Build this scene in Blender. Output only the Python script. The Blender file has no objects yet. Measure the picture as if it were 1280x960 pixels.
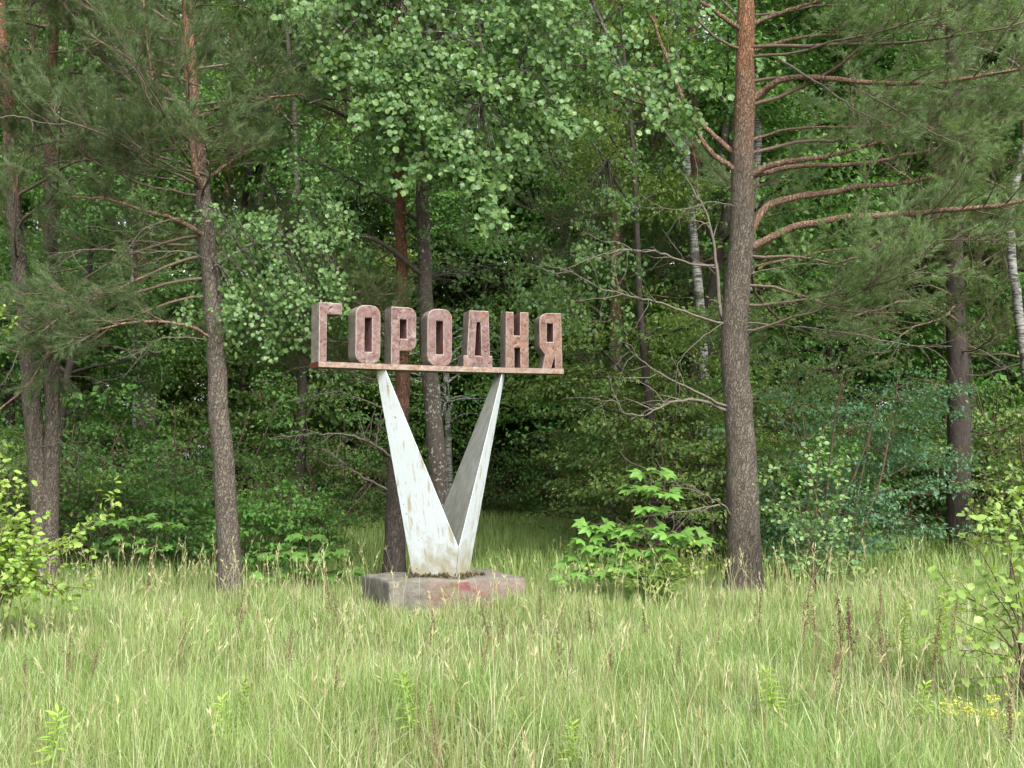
import bpy, bmesh, math, random
import numpy as np
from mathutils import Vector, Matrix

# ------------------------------------------------------------------ camera, sky, sun, exposure
SC = bpy.context.scene
COL = SC.collection
F_PX = 1600.0                      # focal length in pixels of the 1280 px wide photograph
EYE = 1.7
PITCH = math.atan((588 - 480) / F_PX)
cam = bpy.data.cameras.new('camera'); cam.sensor_width = 36.0; cam.lens = 36.0 * F_PX / 1280.0
cam.clip_start = 0.05; cam.clip_end = 3000
cam_o = bpy.data.objects.new('camera', cam); COL.objects.link(cam_o)
cam_o.location = (0, 0, EYE); cam_o.rotation_euler = (math.pi / 2 + PITCH, 0, 0)
SC.camera = cam_o

SUN_EL, SUN_AZ = math.radians(43), math.radians(157)     # azimuth clockwise from +Y: behind the camera, to its right
world = bpy.data.worlds.new('World'); SC.world = world; world.use_nodes = True
wn = world.node_tree; wn.nodes.clear()
w_out = wn.nodes.new('ShaderNodeOutputWorld'); w_bg = wn.nodes.new('ShaderNodeBackground')
w_sky = wn.nodes.new('ShaderNodeTexSky'); w_sky.sky_type = 'NISHITA'; w_sky.sun_disc = False
w_sky.sun_elevation = SUN_EL; w_sky.sun_rotation = SUN_AZ; w_sky.dust_density = 3.0; w_sky.air_density = 1.0
w_hsv = wn.nodes.new('ShaderNodeHueSaturation'); w_hsv.inputs['Saturation'].default_value = 0.22
wn.links.new(w_sky.outputs[0], w_hsv.inputs['Color']); wn.links.new(w_hsv.outputs[0], w_bg.inputs['Color'])
w_bg.inputs['Strength'].default_value = 0.15
wn.links.new(w_bg.outputs[0], w_out.inputs['Surface'])
sun = bpy.data.lights.new('sun', 'SUN'); sun.energy = 1.25; sun.angle = math.radians(18); sun.color = (1.0, 0.98, 0.945)
sun_o = bpy.data.objects.new('sun', sun); COL.objects.link(sun_o)
sd = Vector((math.sin(SUN_AZ) * math.cos(SUN_EL), math.cos(SUN_AZ) * math.cos(SUN_EL), math.sin(SUN_EL)))
sun_o.rotation_euler = sd.to_track_quat('Z', 'Y').to_euler(); sun_o.location = (6, -8, 30)
vs = SC.view_settings
vs.view_transform = 'Standard'; vs.look = 'None'; vs.gamma = 1.0; vs.use_curve_mapping = False; vs.exposure = 1.85
cy = SC.cycles
cy.max_bounces = 7; cy.diffuse_bounces = 5; cy.glossy_bounces = 2; cy.transmission_bounces = 4; cy.transparent_max_bounces = 4
cy.caustics_reflective = False; cy.caustics_refractive = False
cy.use_denoising = True; cy.denoiser = 'OPENIMAGEDENOISE'; cy.denoising_input_passes = 'RGB_ALBEDO_NORMAL'; cy.denoising_prefilter = 'ACCURATE'

# ------------------------------------------------------------------ pixel <-> place
_c, _s = math.cos(PITCH), math.sin(PITCH)
def at(px, py, Y):
    """the point at distance Y (metres ahead) that the photograph shows at pixel px, py"""
    r = (px - 640) / F_PX; u = (480 - py) / F_PX
    d = np.array([r, _c - u * _s, _s + u * _c])
    return np.array([0, 0, EYE]) + d * (Y / d[1])
def gx(px, Y, z=0.0):
    """x of the point at distance Y, height z, in pixel column px"""
    return (px - 640) / F_PX * (Y * _c + (z - EYE) * _s)

# ------------------------------------------------------------------ mesh building
def nrm(v):
    v = np.asarray(v, float); return v / (np.linalg.norm(v, axis=-1, keepdims=True) + 1e-9)
class Acc:
    """collects vertices and faces (any polygon size), links them as one mesh object"""
    def __init__(self): self.V = []; self.F = []; self.n = 0
    def add(self, V, faces, mat=0, smooth=False):
        V = np.asarray(V, float).reshape(-1, 3)
        for f in faces: 
            f = np.asarray(f, np.int64)
            if len(f): self.F.append((f + self.n, mat, smooth))
        self.V.append(V); self.n += len(V)
    def tube(self, pts, rad, sides=6, mat=0, cap=True, rough=None):
        P = np.asarray(pts, float); n = len(P); rad = np.broadcast_to(np.asarray(rad, float), (n,))
        T = nrm(np.gradient(P, axis=0))
        ref = np.array([0, 0, 1.0]) if abs(T[:, 2]).mean() < .8 else np.array([1.0, 0, 0])
        A = nrm(np.cross(T, ref)); B = np.cross(T, A)
        ang = np.arange(sides) * 2 * math.pi / sides
        R = rad[:, None] * np.ones((n, sides))
        if rough is not None: R = R * (1 + rough[0].normal(0, rough[1], (n, sides)))
        V = P[:, None] + R[..., None] * (np.cos(ang)[None, :, None] * A[:, None] + np.sin(ang)[None, :, None] * B[:, None])
        i = np.arange(n - 1)[:, None] * sides; j = np.arange(sides)[None]; k = (j + 1) % sides
        q = np.stack([i + j, i + k, i + sides + k, i + sides + j], -1).reshape(-1, 4)
        fs = [q]
        if cap: fs.append(np.arange(sides)[None] + (n - 1) * sides)
        self.add(V, fs, mat, True)
    def scatter(self, tmpl, pos, M, scale, mat=0, smooth=False):
        """copies of a small template (verts, face arrays) at pos with frames M (n,3,3) and scale"""
        tv, tfs = tmpl; n = len(pos)
        if n == 0: return
        sc = np.asarray(scale, float)
        sc = sc[:, None, None] if sc.ndim == 1 else sc[:, None, :]
        V = np.einsum('nij,nkj->nki', M, tv[None] * sc) + np.asarray(pos)[:, None]
        off = (np.arange(n) * len(tv))[:, None, None]
        self.add(V, [(f[None] + off).reshape(-1, f.shape[1]) for f in tfs], mat, smooth)
    def mesh(self, name, mats, origin=(0, 0, 0)):
        me = bpy.data.meshes.new(name)
        V = np.concatenate(self.V) - np.asarray(origin, float)
        me.vertices.add(len(V)); me.vertices.foreach_set('co', V.astype(np.float32).ravel())
        lv = np.concatenate([f.ravel() for f, _, _ in self.F])
        tot = np.concatenate([np.full(len(f), f.shape[1]) for f, _, _ in self.F])
        mi = np.concatenate([np.full(len(f), m) for f, m, _ in self.F])
        sm = np.concatenate([np.full(len(f), s) for f, _, s in self.F])
        me.loops.add(len(lv)); me.loops.foreach_set('vertex_index', lv.astype(np.int32))
        me.polygons.add(len(tot))
        st = np.concatenate([[0], np.cumsum(tot)[:-1]])
        me.polygons.foreach_set('loop_start', st.astype(np.int32))
        me.polygons.foreach_set('material_index', mi.astype(np.int32))
        me.polygons.foreach_set('use_smooth', sm.astype(bool))
        for m in (mats if isinstance(mats, (list, tuple)) else [mats]): me.materials.append(m)
        me.update(calc_edges=True)
        return me
    def build(self, name, mats, parent=None, origin=(0, 0, 0)):
        return link(name, self.mesh(name, mats, origin), parent, (0, 0, 0) if parent else origin)
def link(name, me, parent=None, loc=(0, 0, 0)):
    o = bpy.data.objects.new(name, me); COL.objects.link(o); o.location = loc
    if parent: o.parent = parent
    return o
def tag(o, label=None, cat=None, group=None, kind=None):
    if label: o['label'] = label
    if cat: o['category'] = cat
    if group: o['group'] = group
    if kind: o['kind'] = kind
    return o
def thing(name, label, cat, loc=(0, 0, 0), group=None):
    o = bpy.data.objects.new(name, None); COL.objects.link(o); o.location = loc; o.empty_display_size = .2
    return tag(o, label, cat, group)
def dup(root, loc, rz=0, s=1.0, label=None, group=None):
    r = root.copy(); COL.objects.link(r); r.location = loc; r.rotation_euler = (0, 0, rz); r.scale = (s, s, s)
    if label: r['label'] = label
    if group: r['group'] = group
    for ch in list(root.children):
        c = ch.copy(); COL.objects.link(c); c.parent = r
        for g in list(ch.children):
            d = g.copy(); COL.objects.link(d); d.parent = c
    return r
def spline(P, n):
    """Catmull-Rom through P, n points"""
    P = np.asarray(P, float)
    if len(P) == 2: return P[0] + (P[1] - P[0]) * np.linspace(0, 1, n)[:, None]
    Q = np.concatenate([[2 * P[0] - P[1]], P, [2 * P[-1] - P[-2]]])
    t = np.linspace(0, len(P) - 1 - 1e-6, n); i = t.astype(int); u = (t - i)[:, None]
    a, b, c, d = Q[i], Q[i + 1], Q[i + 2], Q[i + 3]
    return .5 * (2 * b + (c - a) * u + (2 * a - 5 * b + 4 * c - d) * u ** 2 + (3 * b - a - 3 * c + d) * u ** 3)
def frames(y, z):
    """rotation matrices with columns x, y, z: y along the leaf, z its normal"""
    y = nrm(y); x = nrm(np.cross(y, z)); z = np.cross(x, y)
    return np.stack([x, y, z], -1)

# ------------------------------------------------------------------ materials
def new_mat(name):
    m = bpy.data.materials.new(name); m.use_nodes = True
    nt = m.node_tree; nt.nodes.clear()
    out = nt.nodes.new('ShaderNodeOutputMaterial')
    return m, nt, out
def N(nt, kind, **kw):
    n = nt.nodes.new('ShaderNode' + kind)
    for k, v in kw.items():
        if k in n.inputs: n.inputs[k].default_value = v
        else: setattr(n, k, v)
    return n
def L(nt, a, b): nt.links.new(a, b)
def ramp(nt, stops, interp='LINEAR'):
    r = nt.nodes.new('ShaderNodeValToRGB'); cr = r.color_ramp; cr.interpolation = interp
    while len(cr.elements) < len(stops): cr.elements.new(.5)
    for e, (p, c) in zip(cr.elements, stops):
        e.position = p; e.color = (*c, 1) if len(c) == 3 else c
    return r
def mixc(nt, fac, a, b, blend='MIX'):
    m = nt.nodes.new('ShaderNodeMix'); m.data_type = 'RGBA'; m.blend_type = blend
    for sock, v in ((m.inputs[0], fac), (m.inputs[6], a), (m.inputs[7], b)):
        if isinstance(v, (int, float)): sock.default_value = v
        elif isinstance(v, tuple): sock.default_value = (*v, 1) if len(v) == 3 else v
        else: L(nt, v, sock)
    return m.outputs[2]
def mth(nt, op, a, b=None, clamp=False):
    m = nt.nodes.new('ShaderNodeMath'); m.operation = op; m.use_clamp = clamp
    for i, v in enumerate((a, b)):
        if v is None: continue
        if isinstance(v, (int, float)): m.inputs[i].default_value = v
        else: L(nt, v, m.inputs[i])
    return m.outputs[0]
def maprange(nt, v, a, b, c=0.0, d=1.0):
    m = N(nt, 'MapRange'); L(nt, v, m.inputs[0])
    for i, x in enumerate((a, b, c, d)): m.inputs[i + 1].default_value = x
    return m.outputs[0]
def coords(nt, scale=(1, 1, 1), kind='Object'):
    tc = N(nt, 'TexCoord'); mp = N(nt, 'Mapping'); L(nt, tc.outputs[kind], mp.inputs['Vector'])
    mp.inputs['Scale'].default_value = scale
    return mp.outputs[0]
def noise(nt, vec, scale, detail=4, rough=.55, dist=0.0):
    n = N(nt, 'TexNoise', Scale=scale, Detail=detail, Roughness=rough, Distortion=dist)
    if vec is not None: L(nt, vec, n.inputs['Vector'])
    return n.outputs[0]
def leaf_mat(name, cols, trans=.35, rough=.5, spec=.35, tint=(1.25, 1.2, .6), objvar=.25, patch=None):
    """leaf or blade: a colour for each leaf, light passing through it"""
    m, nt, out = new_mat(name)
    g = N(nt, 'NewGeometry'); n = len(cols)
    r = ramp(nt, [(i / max(1, n - 1), c) for i, c in enumerate(cols)]); L(nt, g.outputs['Random Per Island'], r.inputs[0])
    oi = N(nt, 'ObjectInfo'); v = maprange(nt, oi.outputs['Random'], 0, 1, 1 - objvar, 1 + objvar)
    h = N(nt, 'HueSaturation'); L(nt, r.outputs[0], h.inputs['Color']); L(nt, v, h.inputs['Value'])
    base_c = h.outputs[0]
    if patch:                                   # drifts of one colour or another across the meadow
        n1 = noise(nt, g.outputs['Position'], patch, 4, .6)
        rr = ramp(nt, [(.30, (.72, .88, .60)), (.46, (.95, 1.0, .85)), (.58, (1.08, 1.04, .98)), (.72, (1.18, 1.05, 1.12))]); L(nt, n1, rr.inputs[0])
        base_c = mixc(nt, 1.0, base_c, rr.outputs[0], 'MULTIPLY')
    p = N(nt, 'BsdfPrincipled', Roughness=rough); p.inputs['Specular IOR Level'].default_value = spec
    L(nt, base_c, p.inputs['Base Color'])
    t = N(nt, 'BsdfTranslucent'); L(nt, mixc(nt, 1.0, base_c, tint, 'MULTIPLY'), t.inputs['Color'])
    mx = N(nt, 'MixShader'); mx.inputs[0].default_value = trans
    L(nt, p.outputs[0], mx.inputs[1]); L(nt, t.outputs[0], mx.inputs[2]); L(nt, mx.outputs[0], out.inputs[0])
    return m
def finish(nt, out, col, rough=.85, bump=None, bstr=.4, bdist=.02, spec=.3):
    p = N(nt, 'BsdfPrincipled', Roughness=rough); p.inputs['Specular IOR Level'].default_value = spec
    if isinstance(col, tuple): p.inputs['Base Color'].default_value = (*col, 1)
    else: L(nt, col, p.inputs['Base Color'])
    if bump is not None:
        b = N(nt, 'Bump', Strength=bstr, Distance=bdist); L(nt, bump, b.inputs['Height']); L(nt, b.outputs[0], p.inputs['Normal'])
    L(nt, p.outputs[0], out.inputs[0])
def pine_bark(name, z0, z1, grey=(.112, .094, .073), orange=(.20, .108, .062)):
    m, nt, out = new_mat(name)
    v = coords(nt, (1, 1, .3)); vo = N(nt, 'TexVoronoi', Scale=30.0, feature='DISTANCE_TO_EDGE'); 
    wob = noise(nt, coords(nt), 9, 3); vm = N(nt, 'VectorMath', operation='ADD'); L(nt, v, vm.inputs[0])
    sc_ = N(nt, 'VectorMath', operation='SCALE'); L(nt, wob, sc_.inputs[0]); sc_.inputs['Scale'].default_value = .16
    L(nt, sc_.outputs[0], vm.inputs[1]); L(nt, vm.outputs[0], vo.inputs['Vector'])
    crack = maprange(nt, vo.outputs['Distance'], 0, .16)
    nz = noise(nt, coords(nt, (1, 1, .3)), 17, 8, .72)
    big = noise(nt, coords(nt), 1.6, 3)
    g1 = ramp(nt, [(.2, tuple(c * .42 for c in grey)), (.5, grey), (.8, tuple(c * 1.7 for c in grey))]); L(nt, nz, g1.inputs[0])
    o1 = ramp(nt, [(.2, tuple(c * .5 for c in orange)), (.5, orange), (.8, tuple(min(1, c * 1.55) for c in orange))]); L(nt, nz, o1.inputs[0])
    tc = N(nt, 'TexCoord'); sp = N(nt, 'SeparateXYZ'); L(nt, tc.outputs['Object'], sp.inputs[0])
    zz = mth(nt, 'ADD', sp.outputs[2], mth(nt, 'MULTIPLY', mth(nt, 'SUBTRACT', big, .5), 4.0))
    col = mixc(nt, maprange(nt, zz, z0, z1), g1.outputs[0], o1.outputs[0])
    col = mixc(nt, maprange(nt, crack, 0, 1, .5, 0), col, (.035, .028, .022))
    lich = maprange(nt, noise(nt, coords(nt), 42, 2), .66, .74, 0, .55)
    col = mixc(nt, lich, col, (.22, .22, .18))
    hgt = mth(nt, 'ADD', mth(nt, 'MULTIPLY', crack, .7), mth(nt, 'MULTIPLY', nz, .5))
    finish(nt, out, col, .9, hgt, .9, .03, .2)
    return m
def bark(name, base, spots, spot_t=.62, stretch=.35, scale=30):
    m, nt, out = new_mat(name)
    nz = noise(nt, coords(nt, (1, 1, stretch)), scale, 6, .7); big = noise(nt, coords(nt), 3, 3)
    r = ramp(nt, [(.25, tuple(c * .35 for c in base)), (.55, base), (.8, tuple(c * 1.6 for c in base))]); L(nt, nz, r.inputs[0])
    sp = maprange(nt, noise(nt, coords(nt), 26, 2), spot_t, spot_t + .06)
    sp = mth(nt, 'MULTIPLY', sp, maprange(nt, big, .35, .6))
    finish(nt, out, mixc(nt, sp, r.outputs[0], spots), .9, nz, .8, .02, .2)
    return m
def birch_bark(name):
    m, nt, out = new_mat(name)
    d = noise(nt, coords(nt, (3.5, 3.5, 26)), 1.6, 3, .6, .4); e = noise(nt, coords(nt, (2, 2, 2.2)), 1.4, 4, .6)
    r = ramp(nt, [(.42, (.025, .023, .02)), (.51, (.15, .147, .132)), (.75, (.24, .232, .212))]); L(nt, d, r.inputs[0])
    col = mixc(nt, maprange(nt, e, .56, .63), r.outputs[0], (.035, .03, .027))
    finish(nt, out, col, .7, d, .4, .01)
    return m
def simple(name, col, rough=.85, var=.25, scale=20):
    m, nt, out = new_mat(name)
    r = ramp(nt, [(.25, tuple(c * (1 - var) for c in col)), (.75, tuple(c * (1 + var) for c in col))])
    L(nt, noise(nt, coords(nt), scale, 4), r.inputs[0]); finish(nt, out, r.outputs[0], rough, spec=.2)
    return m

M = {}
M['pine_bark'] = pine_bark('pine bark', 5.6, 7.6, orange=(.235, .12, .065))
M['pine_bark_red'] = pine_bark('dark pine bark turning rust red low down', 2.0, 3.6, (.06, .048, .04), (.17, .078, .045))
M['pine_bark_low'] = pine_bark('pine bark turning orange low down', 3.0, 6.5, (.09, .075, .06), (.15, .088, .055))
M['pine_branch'] = pine_bark('pine branch bark', -4, -3, orange=(.23, .145, .098))
M['dead_wood'] = simple('dead grey twig', (.115, .097, .078), .9, .35, 30)
M['dark_bark'] = bark('dark furrowed bark', (.045, .036, .03), (.16, .16, .13), .66)
M['lichen_bark'] = bark('grey bark with lichen', (.075, .062, .05), (.28, .28, .24), .58)
M['birch_bark'] = birch_bark('birch bark')
M['pine_twig'] = simple('pine twig', (.12, .088, .065), .9, .35, 25)
M['twig'] = simple('brown twig', (.085, .058, .04), .85, .3)
M['needle'] = leaf_mat('pine needles', [(0.075, 0.13, 0.055), (0.105, 0.17, 0.065), (0.14, 0.205, 0.08), (0.18, 0.24, 0.1), (0.09, 0.155, 0.075)], 0.38, .45, 0.3)
M['needle_deep'] = leaf_mat('older pine needles', [(0.06, 0.095, 0.04), (0.085, 0.125, 0.045), (0.11, 0.145, 0.055), (0.15, 0.16, 0.07)], 0.35, .5, 0.25)
M['leaf_round'] = leaf_mat('round blue-green leaves', [(.095, .195, .065), (.13, .25, .085), (.17, .30, .10), (.22, .335, .105), (.11, .215, .075)], 0.42, .38, 0.35)
M['leaf_fresh'] = leaf_mat('fresh green leaves', [(0.055, 0.15, 0.03), (0.078, 0.195, 0.04), (0.105, 0.225, 0.05), (0.14, 0.245, 0.055)], 0.42, .42, 0.3)
M['leaf_dark'] = leaf_mat('deep green leaves', [(0.045, 0.115, 0.028), (0.064, 0.15, 0.037), (0.09, 0.185, 0.046), (0.14, 0.22, 0.056)], 0.42, .45, 0.3)
M['leaf_olive'] = leaf_mat('olive green leaves', [(0.078, 0.14, 0.034), (0.108, 0.185, 0.045), (0.145, 0.215, 0.056), (0.185, 0.24, 0.075)], 0.42, .45, 0.3)
M['leaf_blue'] = leaf_mat('blue-green leaves', [(0.06, 0.14, 0.075), (0.08, 0.175, 0.095), (0.1, 0.205, 0.11), (0.1, 0.195, 0.08)], 0.42, .42, 0.3)
M['leaf_yellow'] = leaf_mat('yellow-green leaves', [(0.11, 0.19, 0.03), (0.15, 0.25, 0.04), (0.19, 0.28, 0.05), (0.17, 0.28, 0.075), (0.22, 0.28, 0.04)], .4, .42, .45)
M['leaf_lime'] = leaf_mat('lime-green leaves', [(0.14, 0.23, 0.04), (0.18, 0.29, 0.05), (0.22, 0.33, 0.06), (0.26, 0.34, 0.07), (0.16, 0.27, 0.07)], .42, .42, .45)
M['leaf_aspen'] = leaf_mat('aspen sapling leaves', [(0.085, 0.175, 0.07), (0.12, 0.23, 0.085), (0.17, 0.28, 0.09), (0.23, 0.32, 0.085)], .38, .4, .45)
M['leaf_maple'] = leaf_mat('maple leaves', [(0.08, 0.19, 0.035), (0.11, 0.24, 0.045), (0.14, 0.275, 0.055), (0.18, 0.31, 0.075)], .42, .42, .45)
M['grass'] = leaf_mat('meadow grass', [(0.1, 0.175, 0.035), (0.165, 0.255, 0.065), (0.22, 0.305, 0.095), (0.3, 0.36, 0.155), (0.38, 0.41, 0.25), (0.135, 0.215, 0.05), (0.2, 0.285, 0.08), (0.27, 0.34, 0.13)], .35, .45, .4, (1.2, 1.15, .7), 0, .9)
M['grass_shade'] = leaf_mat('woodland grass', [(0.125, 0.21, 0.05), (0.18, 0.28, 0.07), (0.225, 0.31, 0.09), (0.28, 0.34, 0.13)], .35, .5, .3, (1.2, 1.15, .7), 0)
M['straw'] = leaf_mat('straw', [(.34, .34, .17), (.44, .42, .24), (.36, .38, .17), (.27, .22, .11)], .25, .6, .2, (1.1, 1.0, .7), 0)
M['pale_blade'] = leaf_mat('pale dry blades', [(0.3, 0.35, 0.17), (0.4, 0.43, 0.26), (0.35, 0.39, 0.2)], .3, .45, .4, (1.1, 1.05, .8), 0)
M['dead_stem'] = leaf_mat('dead brown stems', [(.10, .075, .045), (.18, .13, .08), (.24, .19, .10)], .1, .7, .2, (1, 1, 1), 0)
M['dock'] = leaf_mat('brown dock seeds', [(.085, .055, .035), (.13, .085, .05), (.18, .115, .07), (.11, .08, .045)], .1, .7, .2, (1.1, 1, .8), .2)
M['weed'] = leaf_mat('bright weed leaves', [(0.18, 0.3, 0.045), (0.24, 0.36, 0.06), (0.3, 0.4, 0.08)], .4, .45, .4)
M['flower'] = leaf_mat('yellow flower', [(0.42, 0.42, 0.06), (0.48, 0.47, 0.09), (0.38, 0.42, 0.08)], .3, .6, .2, (1.1, 1.05, .5), 0)
M['litter'] = leaf_mat('fallen leaves', [(.06, .045, .025), (.10, .07, .035), (.05, .06, .02)], .2, .8, .1, (1, 1, 1), 0)

# ------------------------------------------------------------------ leaf templates
def fold(w, h=.10, mid=.45):          # folded diamond, 2 triangles
    return (np.array([[0, 0, 0], [w / 2, mid, h], [0, 1, -.05], [-w / 2, mid, h]], float), [np.array([[0, 1, 2], [0, 2, 3]])])
def oval(w, h=.08, droop=.12):        # rounded leaf, two folded quads
    v = np.array([[0, 0, 0], [w * .42, .22, h], [w * .5, .62, h * .8 - droop * .3], [0, 1, -droop],
                  [-w * .5, .62, h * .8 - droop * .3], [-w * .42, .22, h], [0, .45, 0]], float)
    return (v, [np.array([[0, 1, 2, 6], [6, 2, 3, 3]])[:1], np.array([[6, 2, 3], [6, 3, 4]]), np.array([[0, 6, 4, 5]])])
LEAF_FAR = fold(.7); LEAF_NEAR = oval(.92); LEAF_LONG = oval(.62, .07, .2)
def shoot_template(rng, n=42, ln=.11, nl=.072, w=.0048):
    """a pine shoot: needles round a short axis along +y"""
    t = np.sort(rng.uniform(.05, 1, n)); az = rng.uniform(0, 2 * math.pi, n); el = rng.uniform(.35, .95, n) * (1.15 - .55 * t)
    base = np.stack([0 * t, t * ln, 0 * t], 1)
    d = np.stack([np.cos(az) * np.sin(el), np.cos(el), np.sin(az) * np.sin(el)], 1)
    side = nrm(np.cross(d, rng.normal(0, 1, (n, 3))))
    ll = nl * rng.uniform(.75, 1.2, n)[:, None]
    V = np.stack([base - side * w / 2, base + side * w / 2, base + d * ll], 1).reshape(-1, 3)
    return V, [np.arange(3 * n).reshape(-1, 3)]
_r = np.random.default_rng(5)
SHOOTS = [shoot_template(_r) for _ in range(4)]
SHOOTS_FAR = [shoot_template(_r, 22, .26, .10, .010) for _ in range(3)]
def add_shoots(acc, S, rng, far=False):
    if not S: return
    P = np.array([s[0] for s in S]); D = nrm(np.array([s[1] for s in S])); sc = np.array([s[2] for s in S])
    T = SHOOTS_FAR if far else SHOOTS
    pick = rng.integers(0, len(T), len(S)); Z = rng.normal(0, 1, (len(S), 3))
    for k, t in enumerate(T):
        m = pick == k
        acc.scatter(t, P[m], frames(D[m], Z[m]), sc[m])

UP = np.array([0, 0, 1.0])
def turn(d, ang):
    c, s = math.cos(ang), math.sin(ang)
    return np.array([d[0] * c - d[1] * s, d[0] * s + d[1] * c, d[2]])
def pine_foliage(rng, W, S, path, r, first=.35, k=10, dense=1.0, sub=True, bare=0.0):
    """side twigs along a limb, twigs on those, shoots at their ends"""
    path = np.asarray(path); n = len(path); Ltot = np.linalg.norm(np.diff(path, axis=0), axis=1).sum()
    for i in range(k):
        t = first + (1 - first) * (i + rng.uniform(.1, .9)) / k
        f = min(n - 1.001, t * (n - 1)); j = int(f); p = path[j] + (path[j + 1] - path[j]) * (f - j)
        d = nrm(path[j + 1] - path[j]); sg = 1 if i % 2 else -1
        d2 = nrm(turn(d, sg * rng.uniform(.5, 1.15)) + UP * rng.uniform(-.15, .45))
        l2 = Ltot * (.42 * (1 - t) + .16) * rng.uniform(.7, 1.25); m = 5
        q = [p]
        for _ in range(m):
            d2 = nrm(d2 + rng.normal(0, .13, 3) + UP * .07); q.append(q[-1] + d2 * l2 / m)
        q = np.array(q); W.tube(q, np.linspace(.004 + r * .14, .003, m + 1), 3, cap=False)
        if rng.random() < bare: continue
        for a in range(int((3 + l2 * 7) * dense)):
            u = rng.uniform(.25, 1) * (m - .001); jj = int(u); b = q[jj] + (q[jj + 1] - q[jj]) * (u - jj)
            d3 = nrm(turn(nrm(q[jj + 1] - q[jj]), rng.choice([-1, 1]) * rng.uniform(.4, 1.2)) + UP * rng.uniform(-.1, .6))
            if sub:
                l3 = rng.uniform(.15, .4) * min(1, .5 + l2); e = b + d3 * l3
                W.tube(np.array([b, e]), [.003, .0018], 3, cap=False)
                for s in range(3):
                    S.append((b + d3 * l3 * (.5 + .25 * s), nrm(d3 + rng.normal(0, .35, 3)), rng.uniform(.8, 1.25)))
            else:
                S.append((b, nrm(d3 + rng.normal(0, .3, 3)), rng.uniform(.9, 1.5)))
    S.append((path[-1], nrm(path[-1] - path[-2]), 1.2))
def limb_path(rng, p, d, length, lift=.04, n=8, wob=.1):
    q = [np.asarray(p, float)]; d = nrm(d)
    for _ in range(n):
        d = nrm(d + rng.normal(0, wob, 3) + UP * lift); q.append(q[-1] + d * length / n)
    return np.array(q)
def trunk_mesh(acc, P, r0, r1, sides=14, n=40, seed=0, flare=.5):
    rng = np.random.default_rng(seed); Q = spline(P, n); t = np.linspace(0, 1, n)
    h = Q[:, 2] - Q[0, 2]
    rad = r0 + (r1 - r0) * t + r0 * flare * np.exp(-h / .25)
    Q = Q + np.c_[rng.normal(0, .006, (n, 2)), np.zeros(n)]
    acc.tube(Q, rad, sides, rough=(rng, .035))
    return Q, rad

# ------------------------------------------------------------------ ground
def ground_z(x, y):
    return .04 * np.sin(x * .9 + 1.3) * np.cos(y * .7) + .03 * np.sin(x * 2.3 + y * 1.7)
g = Acc()
xs = np.concatenate([[-600, -200, -80], np.linspace(-40, 40, 81), [80, 200, 600]]); ys = np.concatenate([[-300, -60, -15], np.linspace(-4, 76, 81), [120, 300, 900]])
GX, GY = np.meshgrid(xs, ys); GZ = ground_z(GX, GY) - .03
i = np.arange(len(ys) - 1)[:, None] * len(xs); j = np.arange(len(xs) - 1)[None]
g.add(np.stack([GX, GY, GZ], -1), [np.stack([i + j, i + j + 1, i + len(xs) + j + 1, i + len(xs) + j], -1).reshape(-1, 4)], 0, True)
m, nt, out = new_mat('meadow soil')
n1 = noise(nt, coords(nt), .8, 5); n2 = noise(nt, coords(nt), 14, 6, .7)
r1 = ramp(nt, [(.3, (.055, .07, .022)), (.55, (.085, .10, .03)), (.75, (.10, .085, .045))]); L(nt, n1, r1.inputs[0])
r2 = ramp(nt, [(.3, (.45, .45, .45)), (.7, (1.25, 1.25, 1.25))]); L(nt, n2, r2.inputs[0])
finish(nt, out, mixc(nt, 1.0, r1.outputs[0], r2.outputs[0], 'MULTIPLY'), .95, n2, .6, .04, .1)
tag(g.build('ground', m), kind='structure')

# ------------------------------------------------------------------ the town sign
A0, A1, SL = math.radians(29), math.radians(13), 3.32       # the letter row is bent in plan
_us = np.linspace(0, SL, 333); _a = A0 + (A1 - A0) * _us / 3.14
_X = -2.4069 + np.concatenate([[0], np.cumsum(np.cos(_a[:-1])) * (_us[1])])
_Y = 15.9 + np.concatenate([[0], np.cumsum(np.sin(_a[:-1])) * (_us[1])])
def on_row(u, v=0.0):
    x, y, a = np.interp(u, _us, _X), np.interp(u, _us, _Y), np.interp(u, _us, _a)
    return np.array([x - v * math.sin(a), y + v * math.cos(a)]), a
CA = math.radians(21); CX, CY_ = -.9104, 16.5914
def on_chord(u, v, z): return np.array([CX + u * math.cos(CA) - v * math.sin(CA), CY_ + u * math.sin(CA) + v * math.cos(CA), z])
SO = np.array([CX, CY_, 0.0])
sign = thing('town_sign', 'pink Cyrillic letters on a bar raised by two white pylons on a concrete block', 'sign', SO)

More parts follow.
